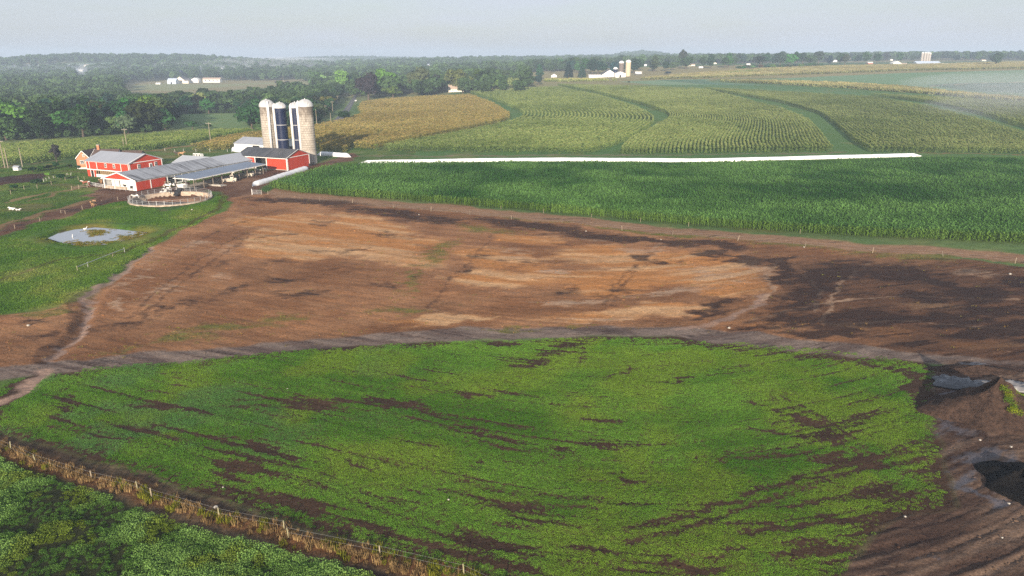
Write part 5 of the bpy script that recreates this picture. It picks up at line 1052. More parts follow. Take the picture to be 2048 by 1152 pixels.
# ------------------------------------------------------------------ silage bags
t = NT('white plastic film'); t.p.inputs['Base Color'].default_value = (.76, .77, .78, 1); t.p.inputs['Roughness'].default_value = .38; nz = t.noise(1.2, 4, .6, sc=(.4, .4, 2)); t.bump(nz.outputs['Fac'], .3, .12); M_FILM = t.m
def bag(pts, r, label, zs=.92, step=2.0):
    c = resample(pts, max(12, int(np.linalg.norm(np.diff(np.asarray(pts), axis=0), axis=1).sum() / step))); b = MB(); n = 14; rows = []
    for k, (x, y) in enumerate(c):
        t0, t1 = c[max(k - 1, 0)], c[min(k + 1, len(c) - 1)]; d = (t1 - t0) / np.linalg.norm(t1 - t0); nx, ny = -d[1], d[0]; e = min(k, len(c) - 1 - k) * step; rr = r * min(1, math.sqrt(max(.02, 1 - max(0, 1 - e / (r * 1.3)) ** 2))) * (1 + .018 * math.sin(k * 1.7) + .03 * math.sin(k * .37))
        z = T1(x, y); i0 = len(b.v); rows.append(i0)
        for j in range(n + 1):
            a = math.pi * (-.12 + 1.24 * j / n); b.v.append((x + nx * rr * math.cos(a), y + ny * rr * math.cos(a), z + rr * zs * (math.sin(a) + .36) ))
    for i0, i1 in zip(rows[:-1], rows[1:]):
        for j in range(n): b.f.append((i0 + j, i0 + j + 1, i1 + j + 1, i1 + j))
    b.f.append(tuple(range(rows[0], rows[0] + n + 1))); b.f.append(tuple(range(rows[-1], rows[-1] + n + 1))[::-1])
    return tag(b.build('silage_bag', M_FILM, smooth=True), label, 'silage bag')
bag([tuple(at(x, y, 1.8))[:2] for x, y in ((714, 318.2), (760, 316.8), (860, 315.5), (1000, 313), (1150, 312.3), (1300, 313.5), (1400, 314.5), (1520, 311.5), (1650, 308), (1750, 305.5), (1845, 303.5))], 1.02, 'very long white silage bag stretched along the top of the young corn')
bag([tuple(at(x, y))[:2] for x, y in ((505, 373), (528, 366.5), (548, 360), (575, 351), (600, 343), (616, 338))], 1.08, 'white silage bag running down the farmyard edge beside the young corn', step=.8)
bag([tuple(at(x, y))[:2] for x, y in ((634, 310.5), (668, 312), (702, 314.5))], 1.25, 'short white silage bag lying right of the silos', step=.8); bag([tuple(at(x, y))[:2] for x, y in ((463, 303.5), (476, 301.5), (488, 300))], 1.5, 'white silage bag end poking out left of the machine shed', step=.8)

# ------------------------------------------------------------------ round manure pit
B = empty('manure_pit', (PIT_C[0], PIT_C[1], 0)); tag(B, 'round concrete manure pit ringed by a railing', 'manure pit'); R = PIT_R
M_PIT = paint('stained concrete', (.50, .42, .33), .9, .3, .5, dirt=(.20, .10, .05), dirt_amt=.75); M_SLURRY = paint('slurry crust', (.060, .042, .036), .75, .5, .6, dirt=(.24, .12, .05), dirt_amt=.2)
MB().lathe([(R - .35, -2.6), (R - .35, .32), (R + .25, .32), (R + .25, -2.6)], 64).build('wall', M_PIT, B); MB().lathe([(.01, -1.55), (4, -1.6), (8, -1.7), (R - .34, -1.75)], 48).build('slurry', M_SLURRY, B)
NP = 34
for k in range(NP):
    a = 2 * math.pi * k / NP; c, s = math.cos(a), math.sin(a)
    if 46 < math.degrees(a) < 66: continue
    MB().box(-.05, -.05, 0, .05, .05, 1.2).build('post', M_GALV, B, loc=(c * (R + .02), s * (R + .02), .3), rot=(0, 0, a))
b = MB()
for z in (.55, .95, 1.42):
    pts = [(math.cos(2 * math.pi * k / 68) * (R + .02), math.sin(2 * math.pi * k / 68) * (R + .02), z) for k in range(69)]
    for p_, q_ in zip(pts[:-1], pts[1:]): b.beam(p_, q_, .05)
b.build('rail', M_GALV, B)
B = empty('manure_hopper', at(366, 384) + Vector((0, 0, 0)), ROT); tag(B, 'white open hopper standing on the back rim of the manure pit', 'hopper')
b = MB(); b.slab((-1.1, -.7, 1.5), (1.1, -.7, 1.5), (1.3, -.9, 2.3), (-1.3, -.9, 2.3), .1).slab((1.1, .7, 1.5), (-1.1, .7, 1.5), (-1.3, .9, 2.3), (1.3, .9, 2.3), .1).slab((-1.1, .7, 1.5), (-1.1, -.7, 1.5), (-1.3, -.9, 2.3), (-1.3, .9, 2.3), .1).slab((1.1, -.7, 1.5), (1.1, .7, 1.5), (1.3, .9, 2.3), (1.3, -.9, 2.3), .1); b.box(-1.05, -.65, 1.35, 1.05, .65, 1.5); b.build('bin', M_WHITE2, B)
for x in (-.9, .9):
    for y in (-.55, .55): MB().box(x - .09, y - .09, -.2, x + .09, y + .09, 1.36).build('leg', M_BLACK, B)
MB().slab((-.8, -.8, 1.4), (.8, -.8, 1.4), (.7, -3.2, -.6), (-.7, -3.2, -.6), .1).build('slide', M_BLACK, B)
for x in (-.9, .9): MB().box(x - .05, .6, 2.2, x + .05, .7, 3.2).build('stake', M_GALV, B)

# ------------------------------------------------------------------ cattle
def patch_mat(name, c1, c2, lo, hi, scale=.9):
    t = NT(name); tc = t.node('ShaderNodeTexCoord'); oi = t.node('ShaderNodeObjectInfo'); ad = t.node('ShaderNodeVectorMath', operation='ADD'); m = t.node('ShaderNodeMath', operation='MULTIPLY'); t.link(oi.outputs['Random'], m.inputs[0]); m.inputs[1].default_value = 40
    cb = t.node('ShaderNodeCombineXYZ'); [t.link(m.outputs[0], cb.inputs[i]) for i in range(3)]; t.link(tc.outputs['Object'], ad.inputs[0]); t.link(cb.outputs[0], ad.inputs[1]); nz = t.noise(scale, 1, .4, vec=ad.outputs[0])
    t.link(t.mix(t.mrange(nz.outputs['Fac'], lo, hi, 0, 1), c1, c2), t.p.inputs['Base Color']); t.p.inputs['Roughness'].default_value = .8; return t.m
M_HOLSTEIN = patch_mat('black and white hide', (.75, .72, .68), (.018, .016, .015), .47, .50); M_WHITEHIDE = patch_mat('mostly white hide', (.78, .75, .70), (.03, .025, .02), .64, .67); M_REDHIDE = patch_mat('red and white hide', (.20, .065, .03), (.7, .66, .6), .60, .63); M_TANHIDE = patch_mat('tan hide', (.48, .28, .13), (.36, .2, .1), .4, .7); M_DARKHIDE = patch_mat('dark hide', (.05, .03, .022), (.6, .55, .5), .66, .69)
def skin_mesh(name, joints, edges, mat):
    """one continuous body grown round a skeleton"""
    me = bpy.data.meshes.new(name); me.from_pydata([j[0] for j in joints], edges, []); o = link_mesh(name, me); m = o.modifiers.new('skin', 'SKIN'); m.use_smooth_shade = True
    for v, j in zip(me.skin_vertices[0].data, joints): v.radius = j[1] if isinstance(j[1], tuple) else (j[1], j[1])
    me.skin_vertices[0].data[1].use_root = True; o.modifiers.new('sub', 'SUBSURF').levels = 1
    dg = bpy.context.evaluated_depsgraph_get(); out = bpy.data.meshes.new_from_object(o.evaluated_get(dg)); bpy.data.objects.remove(o); out.name = name; out.materials.clear(); out.materials.append(mat); return out
def cow_mesh(mat, pose):
    dz = -.62 if pose == 'lying' else 0
    J = [((-.95, 0, 1.25 + dz), (.30, .27)), ((-.45, 0, 1.12 + dz), (.40, .36)), ((.1, 0, 1.06 + dz), (.43, .38)), ((.62, 0, 1.14 + dz), (.36, .34))]; E = [(0, 1), (1, 2), (2, 3)]
    if pose == 'grazing': J += [((.98, 0, .98), (.20, .2)), ((1.28, 0, .52), (.14, .15)), ((1.42, 0, .28), (.12, .12)), ((1.52, 0, .08), (.075, .08))]
    else: J += [((1.0, .02, 1.36 + dz), (.20, .2)), ((1.25, .04, 1.52 + dz), (.16, .16)), ((1.48, .05, 1.44 + dz), (.13, .12)), ((1.68, .06, 1.32 + dz), (.085, .08))]
    E += [(3, 4), (4, 5), (5, 6), (6, 7)]
    def add(a, pts):
        p = a
        for c, r in pts: J.append((c, r)); E.append((p, len(J) - 1)); p = len(J) - 1
    for s in (-1, 1):
        add(5, [((J[5][0][0] - .02, s * .26, J[5][0][2] + .08), .045)])
        if pose == 'lying': add(3, [((.7, s * .3, .3), .11), ((1.05, s * .34, .1), .07), ((.8, s * .4, .07), .055)]); add(0, [((-.8, s * .36, .34), .17), ((-.4, s * .46, .16), .08), ((-.75, s * .5, .07), .055)])
        else: add(3, [((.62, s * .22, .78), .12), ((.64 + .05 * s, s * .22, .42), .07), ((.62 + .1 * s, s * .22, .06), .06)]); add(0, [((-.84, s * .22, .86), .18), ((-.98, s * .22, .5), .075), ((-.9 - .08 * s, s * .22, .06), .06)])
    add(0, [((-1.2, 0, 1.2 + dz), .04), ((-1.26, .03, .7 + dz * .6), .03), ((-1.26, .03, .5 + dz * .6), .05)])
    return skin_mesh('cow', J, E, mat)
COWS = {}
def cow(px, py, head, hide, pose, label, group=None, s=1.0):
    k = (hide.name, pose)
    if k not in COWS: COWS[k] = cow_mesh(hide, pose)
    p = at(px, py); o = link_mesh('cow', COWS[k], None, (p.x, p.y, 0.0 if p.y > 205 else p.z + .02), (0, 0, math.radians(head))); o.scale = (s,) * 3; return tag(o, label, 'cow', group)
for a in ((256.5, 379, 200, M_HOLSTEIN, 'standing', 'black and white cow at the white end wall of the cattle barn'), (263.5, 381, -70, M_HOLSTEIN, 'standing', 'black and white cow facing the viewer right of the one at the end wall'), (172, 371, 190, M_REDHIDE, 'standing', 'red and white cow at the left end of the yard railing'), (179.5, 373, -60, M_REDHIDE, 'grazing', 'second red and white cow with its head down by the railing'),
          (205.5, 367, -100, M_TANHIDE, 'standing', 'tan cow looking out beside the cattle barn corner'), (211, 367, 160, M_DARKHIDE, 'standing', 'dark cow at the corner post of the cattle barn'), (187.5, 413, -85, M_TANHIDE, 'standing', 'tan cow walking alone through the grass above the pond'),
          (25, 420, 170, M_WHITEHIDE, 'lying', 'white cow with a black patch lying in the left pasture', None, .78), (36.5, 421, 10, M_WHITEHIDE, 'lying', 'white calf lying beside the white cow in the left pasture', None, .5), (336, 377, 20, M_HOLSTEIN, 'standing', 'black and white cow standing under the shed edge behind the pit'), (347, 376, 10, M_HOLSTEIN, 'standing', 'black and white cow nearest the shed post behind the pit'),
          (334, 386, -100, M_WHITEHIDE, 'standing', 'white faced cow looking over the pit railing'), (342, 388, -60, M_HOLSTEIN, 'standing', 'black and white cow beside the white hopper'), (325, 386.5, 0, M_WHITEHIDE, 'lying', 'white calf lying against the pit railing', None, .7), (272, 397, 210, M_WHITEHIDE, 'standing', 'white calf standing by the left rim of the pit', None, .72), (374.5, 374, 160, M_DARKHIDE, 'standing', 'dark cow with a white face right of the hopper'),
          (355, 311, 190, M_DARKHIDE, 'standing', 'dark cow on the pasture behind the barns'), (363, 311.5, 20, M_TANHIDE, 'standing', 'pale tan cow next to the dark one behind the barns'), (508, 350, 30, M_HOLSTEIN, 'standing', 'black and white cow left of the barn doorway'), (517, 347.5, -40, M_WHITEHIDE, 'standing', 'mostly white cow in front of the barn doorway'), (526.5, 344.5, 200, M_HOLSTEIN, 'grazing', 'black and white cow feeding right of the barn doorway')):
    cow(*a)

# ------------------------------------------------------------------ yard equipment
def feed_cart(px, py, rz, label, tank):
    B = empty('feed_cart', at(px, py).xy.to_3d(), rz); tag(B, label, 'feed cart'); M = M_CREAM
    b = MB(); b.slab((-2.0, -.5, .25), (2.0, -.5, .25), (2.2, -.8, 1.05), (-2.2, -.8, 1.05), .1).slab((2.0, .5, .25), (-2.0, .5, .25), (-2.2, .8, 1.05), (2.2, .8, 1.05), .1).slab((-2.0, .5, .25), (-2.0, -.5, .25), (-2.2, -.8, 1.05), (-2.2, .8, 1.05), .1).slab((2.0, -.5, .25), (2.0, .5, .25), (2.2, .8, 1.05), (2.2, -.8, 1.05), .1).box(-1.95, -.5, .2, 1.95, .5, .3); b.build('trough', M, B)
    if tank:
        MB().tube([(-2.3, .9, 2.0), (-2.2, .9, 2.0), (-.3, .9, 2.0), (-.2, .9, 2.0)], [.4, .55, .55, .4], 12).build('tank', M, B, True)
        for x in (-2.0, -.5): MB().box(x - .08, .55, 0, x + .08, 1.25, 1.5).build('leg', M_BLACK, B)
    else:
        MB().box(.3, .2, 1.0, 1.3, 1.1, 2.1).build('cab', M, B); MB().box(.4, .185, 1.5, 1.2, .198, 2.0).build('cab_window', M_DARK, B); MB().tube([(1.0, .6, 2.1), (1.1, .6, 2.8), (1.4, .3, 3.0), (1.7, -.1, 2.8)], [.18, .18, .17, .14], 8).build('spout', M, B)
    for x in (-1.3, 1.3):
        wv = MB().tube([(x, -.78, .32), (x, -.58, .32)], [.32, .32], 12).build('wheel', M_BLACK, B); MB().tube([(x, -.8, .32), (x, -.785, .32)], [.14, .14], 8).build('hub', M_GALV, wv)
M_CREAM = paint('cream steel', (.62, .56, .47), .6, .2, 1.2, dirt=(.3, .2, .12), dirt_amt=.4)
feed_cart(459, 364, math.radians(18), 'cream feed cart with a bent spout beside the feed shed', False); feed_cart(495, 353, math.radians(-12), 'cream trough with a round tank behind it near the barn doorway', True)
B = empty('fuel_tank', at(606, 333).xy.to_3d(), math.radians(20)); tag(B, 'pinkish red fuel tank lying against the red barn gable', 'fuel tank'); MB().tube([(-1.15, 0, .75), (-1.05, 0, .75), (1.05, 0, .75), (1.15, 0, .75)], [.35, .55, .55, .35], 16).build('drum', paint('pink red enamel', (.62, .06, .08), .4, .15), B, True)
for x in (-.7, .7): MB().box(x - .08, -.4, 0, x + .08, .4, .35).build('cradle', M_BLACK, B)
B = empty('farm_implement', at(621, 331).xy.to_3d(), math.radians(60)); tag(B, 'black farm implement parked by the pale silo base', 'implement'); MB().beam((-1.6, 0, .9), (1.6, 0, .9), .2).beam((-1.4, -.6, .8), (1.4, -.6, .8), .14).beam((0, 0, .9), (0, 2.2, 1.5), .14).build('frame', M_BLACK, B)
for x in (-1.3, -.4, .4, 1.3): MB().tube([(x - .04, -.6, .5), (x + .04, -.6, .5)], [.5, .5], 14).build('disc', M_BLACK, B)
for x in (-1.0, 1.0):
    wv = MB().tube([(x - .12, .5, .45), (x + .12, .5, .45)], [.45, .45], 14).build('wheel', M_BLACK, B); MB().tube([(x + .12, .5, .45), (x + .15, .5, .45)], [.2, .2], 10).build('hub', M_GALV, wv)
B = empty('steel_gate', at(504.5, 389.5), math.radians(-8)); tag(B, 'pale tubular steel gate at the head of the bare field', 'gate'); MB().box(-.08, -.08, -.2, .08, .08, 1.7).build('post', M_WHITE2, B); MB().box(2.9, -.08, -.2, 3.06, .08, 1.5).build('post', M_WOOD, B)
b = MB()
for z in (.3, .6, .9, 1.35): b.beam((.1, 0, z), (2.85, 0, z), .06)
for x in (.15, 1.5, 2.8): b.beam((x, 0, .3), (x, 0, 1.35), .06)
b.build('gate_leaf', M_GALV, B)
for i, (px, py) in enumerate(((391.5, 312), (397, 312.2), (402, 312.6))):
    B = empty('calf_hutch', at(px, py).xy.to_3d(), ROT); tag(B, ['left', 'middle', 'right'][i] + ' white calf hutch of the three behind the barn roofs', 'calf hutch', 'calf hutches behind the barn roofs'); MB().face((-.6, -.8, 0), (.6, -.8, 0), (.45, -.8, 1.2), (-.45, -.8, 1.2)).face((.6, -.8, 0), (.6, .8, 0), (.45, .8, 1.0), (.45, -.8, 1.2)).face((-.6, .8, 0), (-.6, -.8, 0), (-.45, -.8, 1.2), (-.45, .8, 1.0)).face((-.45, -.8, 1.2), (.45, -.8, 1.2), (.45, .8, 1.0), (-.45, .8, 1.0)).face((.6, .8, 0), (-.6, .8, 0), (-.45, .8, 1.0), (.45, .8, 1.0)).build('shell', M_WHITE, B); MB().box(-.3, -.83, 0, .3, -.803, .9).build('opening', M_DARK, B)
B = empty('beehive_box' if False else 'well_house', at(35.5, 341).xy.to_3d(), math.radians(-10)); tag(B, 'tiny white well house on the lawn by the utility poles', 'well house'); MB().box(-1.0, -.8, 0, 1.0, .8, 1.1).build('wall', M_WHITE, B); gable_roof(B, 2.2, 1.8, 1.1, 1.6, 'x', M_GREYROOF, .1, .08, -1.1, -.9)
B = empty('concrete_bunk', at(436, 371).xy.to_3d(), math.radians(-24)); tag(B, 'flat grey concrete feed pad in front of the feed shed', 'feed pad'); MB().box(-2.4, -1.2, -.1, 2.4, 1.2, .22).build('slab', M_CONC, B); MB().box(-2.4, -1.3, -.1, 2.4, -1.2, .5).build('curb', M_CONC, B)

# ------------------------------------------------------------------ fences
M_POSTY = paint('yellow fence post', (.32, .29, .17), .6, .2); M_POSTW = paint('grey fence post', (.34, .28, .2), .9, .3, 3); M_WIRE = paint('fence wire', (.32, .32, .32), .5, .1)
def post_fence(name, pts, label, h=1.1, w=.09, mats=(M_POSTW,), rails=(), wire=(.5, .95), lean=0.0, rail_m=None):
    P = [at(*q) for q in pts]; B = empty(name, P[0]); tag(B, label, 'fence')
    for k, p in enumerate(P):
        q = p - P[0]; dx, dy = rnd.gauss(0, lean), rnd.gauss(0, lean); hh = h * rnd.uniform(.9, 1.1); MB().tube([(0, 0, -.2), (dx, dy, hh)], [w * .6, w * .5], 6).build('post', mats[k % len(mats)], B, loc=q)
    for zs, nm, m, ww in ((rails, 'rail', rail_m or M_POSTW, .09), (wire, 'wire', M_WIRE, .006)):
        if not zs: continue
        b = MB()
        for a, c in zip(P[:-1], P[1:]):
            for z in zs: b.beam(a - P[0] + Vector((0, 0, z)), c - P[0] + Vector((0, 0, z)), ww)
        b.build(nm, m, B)
    return B
post_fence('wire_fence', ((-60, 872), (22, 903.7), (72.8, 926.6), (184.5, 961.5), (276, 982.4), (304, 996.7), (438.5, 1036), (568.7, 1061.6), (577.6, 1075), (760, 1112), (928.5, 1151), (1010, 1190)), 'wire fence with yellow posts along the dead grass in front', 1.05, .10, (M_POSTY, M_POSTY, M_POSTY, M_POSTW, M_POSTY, M_POSTW), lean=.05)
post_fence('wire_fence', ((536, 389), (640, 402), (705, 406), (788, 417), (862, 422), (940, 430), (1023, 438.5), (1124, 447.5), (1244, 460), (1345, 471), (1475, 481), (1610, 493), (1745, 505), (1887, 513), (2030, 526), (2160, 540)), 'wire fence of leaning posts between the bare field and the young corn', 1.1, .10, (M_POSTW, M_WOOD), lean=.16)
post_fence('wire_fence', ((1002, 418), (1087, 425.5), (1183, 435), (1281, 443), (1377, 452), (1600, 467)), 'short row of pale stakes at the foot of the young corn', 1.0, .07, (M_POSTW,), wire=())
post_fence('pasture_fence', ((-20, 398), (22, 389), (48.6, 380), (75, 378.5), (103, 369), (131, 361), (157, 360.5), (169, 359.5)), 'pasture fence below the garden shrubs', 1.25, .12, wire=(.4, .8, 1.15))
post_fence('rail_fence', ((144, 380.2), (158, 377.5), (175, 375.5)), 'short timber rail fence at the left yard corner', 1.3, .16, rails=(.5, 1.0), wire=())
post_fence('pipe_fence', ((176, 370.5), (192, 374), (206, 376.5), (222, 379), (240, 380.8), (252, 382)), 'white pipe railing in front of the cattle barn', 1.25, .1, (M_GALV,), rails=(.4, .75, 1.15), wire=(), rail_m=M_WHITE2)
post_fence('pasture_fence', ((-30, 476), (30, 458), (80, 443), (122.5, 428), (131, 429), (165, 420), (204, 408), (236, 401), (262, 398)), 'post and wire fence crossing the pasture to the manure pit', 1.1, .11, wire=(.5, .9))
post_fence('rail_fence', ((155, 541), (176, 533), (225.7, 513), (249.4, 504)), 'low broken rail fence in the grass below the pond', .9, .1, (M_POSTW, M_GALV), rails=(.7,), wire=(), rail_m=M_GALV)
post_fence('garden_fence', ((88, 364), (92.5, 361.5), (100, 360), (108, 358), (116, 357), (133, 352.5), (141, 351.5)), 'row of pale hooped stakes beside the garden shrubs', 1.0, .1, (M_WHITE2,), rails=(.5,), wire=(), lean=.2)
post_fence('pasture_fence', ((330, 302), (350, 304), (367, 303), (392, 303.5), (420, 303), (455, 303.5)), 'white post fence on the pasture behind the barns', 1.2, .1, (M_WHITE2,), wire=(.5, 1.0))
post_fence('stall_rail', ((300, 371), (310, 372), (320, 372), (331, 371), (341, 370.5)), 'dark stall railing along the red side wall of the cattle barn', 1.3, .12, rails=(.5, 1.1), wire=())

# ------------------------------------------------------------------ utility poles
M_POLE = paint('utility pole', (.30, .25, .19), .9, .25, 2); M_INS = paint('insulator', (.55, .55, .55), .4, .1)
def pole(px, pb, pt, label, arm=True, rz=0.0, group=None):
    p = at(px, pb); h = htop(p, pt); B = empty('utility_pole', p, rz); tag(B, label, 'utility pole', group); MB().tube([(0, 0, -.3), (0, 0, h)], [.17, .11], 8).build('shaft', M_POLE, B)
    if arm:
        a = MB().box(-1.2, -.19, h - .75, 1.2, -.1, h - .62).build('crossarm', M_POLE, B)
        for x in (-1.1, -.55, .55, 1.1): MB().tube([(x, -.145, h - .62), (x, -.145, h - .42)], [.05, .07], 6).build('insulator', M_INS, a)
for a in ((255, 300, 256, 'tall utility pole with a crossarm rising behind the farmhouse roof'), (249, 301, 277, 'thin leaning guy pole beside the tall pole behind the farmhouse', False), (422, 289, 244, 'utility pole with a crossarm in front of the mown meadow'), (10, 335, 279, 'utility pole at the left edge of the picture'), (16.5, 336, 296, 'second bare pole just right of the left edge pole', False), (45, 333, 296, 'utility pole without crossarm above the tiny well house', False),
          (651.5, 234, 210, 'utility pole with crossarm left of the road, second nearest'), (666, 230, 202, 'utility pole overgrown with ivy left of the road'), (676, 209, 191, 'utility pole with crossarm farther up the road by the trees'), (699, 190, 168, 'pole with a white box standing at the head of the road', False), (634, 253, 218, 'utility pole just right of the rightmost silo', False), (662, 247, 226, 'thin pole at the lower end of the visible road', False), (483, 165, 153, 'hazy utility pole at the left end of the pale far field'), (567, 164, 151, 'hazy utility pole between the reddish and the purple bush'), (1284, 150, 142, 'tiny utility pole right of the white far farm'), (1521, 137, 124, 'tiny utility pole above the far hedge')): pole(*a)

# ------------------------------------------------------------------ far farms and houses
M_PALEBLUE = paint('pale blue steel', (.50, .58, .70), .5, .1); M_CREAMW = paint('cream boards', (.72, .66, .54), .6, .1); M_TANROOF = paint('tan roof', (.46, .36, .28), .8, .15); M_SLATE = paint('slate roof', (.12, .12, .135), .8, .25, .8); M_REDB = paint('red brick', (.36, .16, .11), .85, .2)
def house(px, pb, wpx, eave_px, ridge_px, along, wall, roof, label, cat='house', name='house', depth=.8, rz=0.0, windows=0, doors=0, group=None):
    """a small gabled building seen far off, its front wpx wide"""
    p = at(px, pb); fw = p.y * CP - (p.z - H) * SP; L = wpx * fw / F; W = L * depth; he, hr = htop(p, eave_px), htop(p, ridge_px); hr = max(hr, he + .4)
    B = empty(name, p, rz); tag(B, label, cat, group); M = Matrix.Translation((-L / 2, 0, 0)); g = empty
    w = gable_walls(B, L, W, he, hr, along, wall, z0=-.8); r = gable_roof(B, L, W, he, hr, along, roof, .03 * L, .15)
    for o in (w, r): o.location = (-L / 2, 0, 0)
    for k in range(windows):
        f = window(B, (-L / 2 + L * (k + .7) / (windows + .4), 0, he * .6), L * .07, he * .28, frame=M_SLATE if wall is M_WHITE and L > 12 else None)
    for k in range(doors): MB().box(-L * .12 + L * .3 * k, -.12, 0, L * .06 + L * .3 * k, -.076, he * .62).build('door', M_DARK, B)
    return B
def small_silo(px, pb, pt, wpx, body, label, dome=None):
    p = at(px, pb); fw = p.y * CP - (p.z - H) * SP; r = wpx * fw / F / 2; h = htop(p, pt); B = empty('silo', p); tag(B, label, 'silo'); MB().lathe([(r, -1), (r, h - r * .9)], 24).build('barrel', body, B, True)
    MB().lathe([((r * 1.05) * math.cos(a * math.pi / 16), h - r * .9 + r * .9 * math.sin(a * math.pi / 16)) for a in range(9)], 24).build('dome', dome or M_WHITE, B, True); return B
# farm straight ahead on the rise
house(1219, 154, 32, 150, 139.5, 'y', M_WHITE, M_SLATE, 'large white gabled barn of the far farm with two silos', 'barn', 'far_barn', 1.1, windows=1); house(1193, 155, 30, 151.5, 149.5, 'x', M_WHITE, M_WHITE, 'long low white shed left of the large far barn', 'shed', 'far_shed', .5)
house(1241, 154.5, 20, 147, 143.5, 'y', M_WHITE, M_WHITE, 'white shed with a dark doorway below the far silos', 'shed', 'far_shed', 1.0, doors=1); small_silo(1242, 151, 121.5, 10, paint('brown staves', (.16, .13, .11), .9, .2), 'brown far silo with a white dome left of the tan one'); small_silo(1255.5, 152.5, 119.5, 10.5, paint('tan staves', (.52, .43, .30), .9, .15), 'tan far silo with a white dome, rightmost of the pair'); small_silo(1230.5, 150, 134, 9, M_NAVY, 'short dark blue far silo behind the large white barn')
house(1277, 149, 12, 147, 143.5, 'x', M_SLATE, M_WHITE, 'far house with a bright white roof right of the tan silo')
house(1108, 154.5, 11, 151, 147.5, 'y', M_WHITE, M_SLATE, 'tiny white house left of the far conifers', windows=1)
# farm far right
for i, px in enumerate((1843, 1848.5, 1853.5, 1858)): small_silo(px, 122.5, 104 + (i == 3) * 1.0, 4.6, paint('grey staves', (.40, .36, .32), .9, .2), ['leftmost', 'second', 'third', 'rightmost'][i] + ' of four silos above the long white barn on the right horizon')
house(1858, 130, 46, 127, 122.5, 'x', M_WHITE, M_PALEBLUE, 'long white barn with pale roof below the four far silos', 'barn', 'far_barn', .5, windows=5); house(1902, 131, 30, 129.5, 127, 'x', M_WHITE, M_WHITE, 'low white hoop shed right of the long far barn', 'shed', 'far_shed', .5); house(1794, 129.5, 17, 126.5, 122, 'y', M_CREAMW, M_WHITE, 'cream gabled far house left of the four silos', windows=2); house(1808, 129.5, 13, 127.5, 126, 'x', M_WHITE, M_TANROOF, 'low white annex beside the cream far house', 'shed', 'far_shed', .7)
# farm on the left across the wood
house(343.5, 168, 17, 162, 157, 'x', M_PALEBLUE, M_PALEBLUE, 'pale blue steel shed at the left of the valley farm', 'shed', 'far_shed', .9, doors=1); house(360.5, 167, 18, 160, 153, 'y', M_CREAMW, M_SLATE, 'cream gabled barn in the middle of the valley farm', 'barn', 'far_barn', 1.3, windows=2); house(372, 167, 10, 161.5, 158, 'x', M_CREAMW, M_SLATE, 'cream annex right of the gabled valley barn', 'barn', 'far_barn', .9); house(379, 165.5, 10, 160, 157, 'x', M_WHITE, M_SLATE, 'small white shed with a dark doorway in the valley farm', 'shed', 'far_shed', .8, doors=1)
house(390, 165.5, 14, 159, 155.5, 'y', M_WHITE, M_WHITE, 'white rounded shed in the valley farm', 'shed', 'far_shed', 1.0); house(423, 165, 34, 158.5, 155.5, 'x', M_WHITE, M_TANROOF, 'long white poultry house right of the valley farm', 'barn', 'far_barn', .35, windows=4); house(316, 168.5, 9, 167, 165.5, 'x', M_WHITE, M_WHITE, 'tiny white shed left of the valley farm', 'shed', 'far_shed', .7); small_silo(364, 160, 140, 8, M_NAVY, 'dark blue silo rising behind the cream valley barn', M_NAVY)
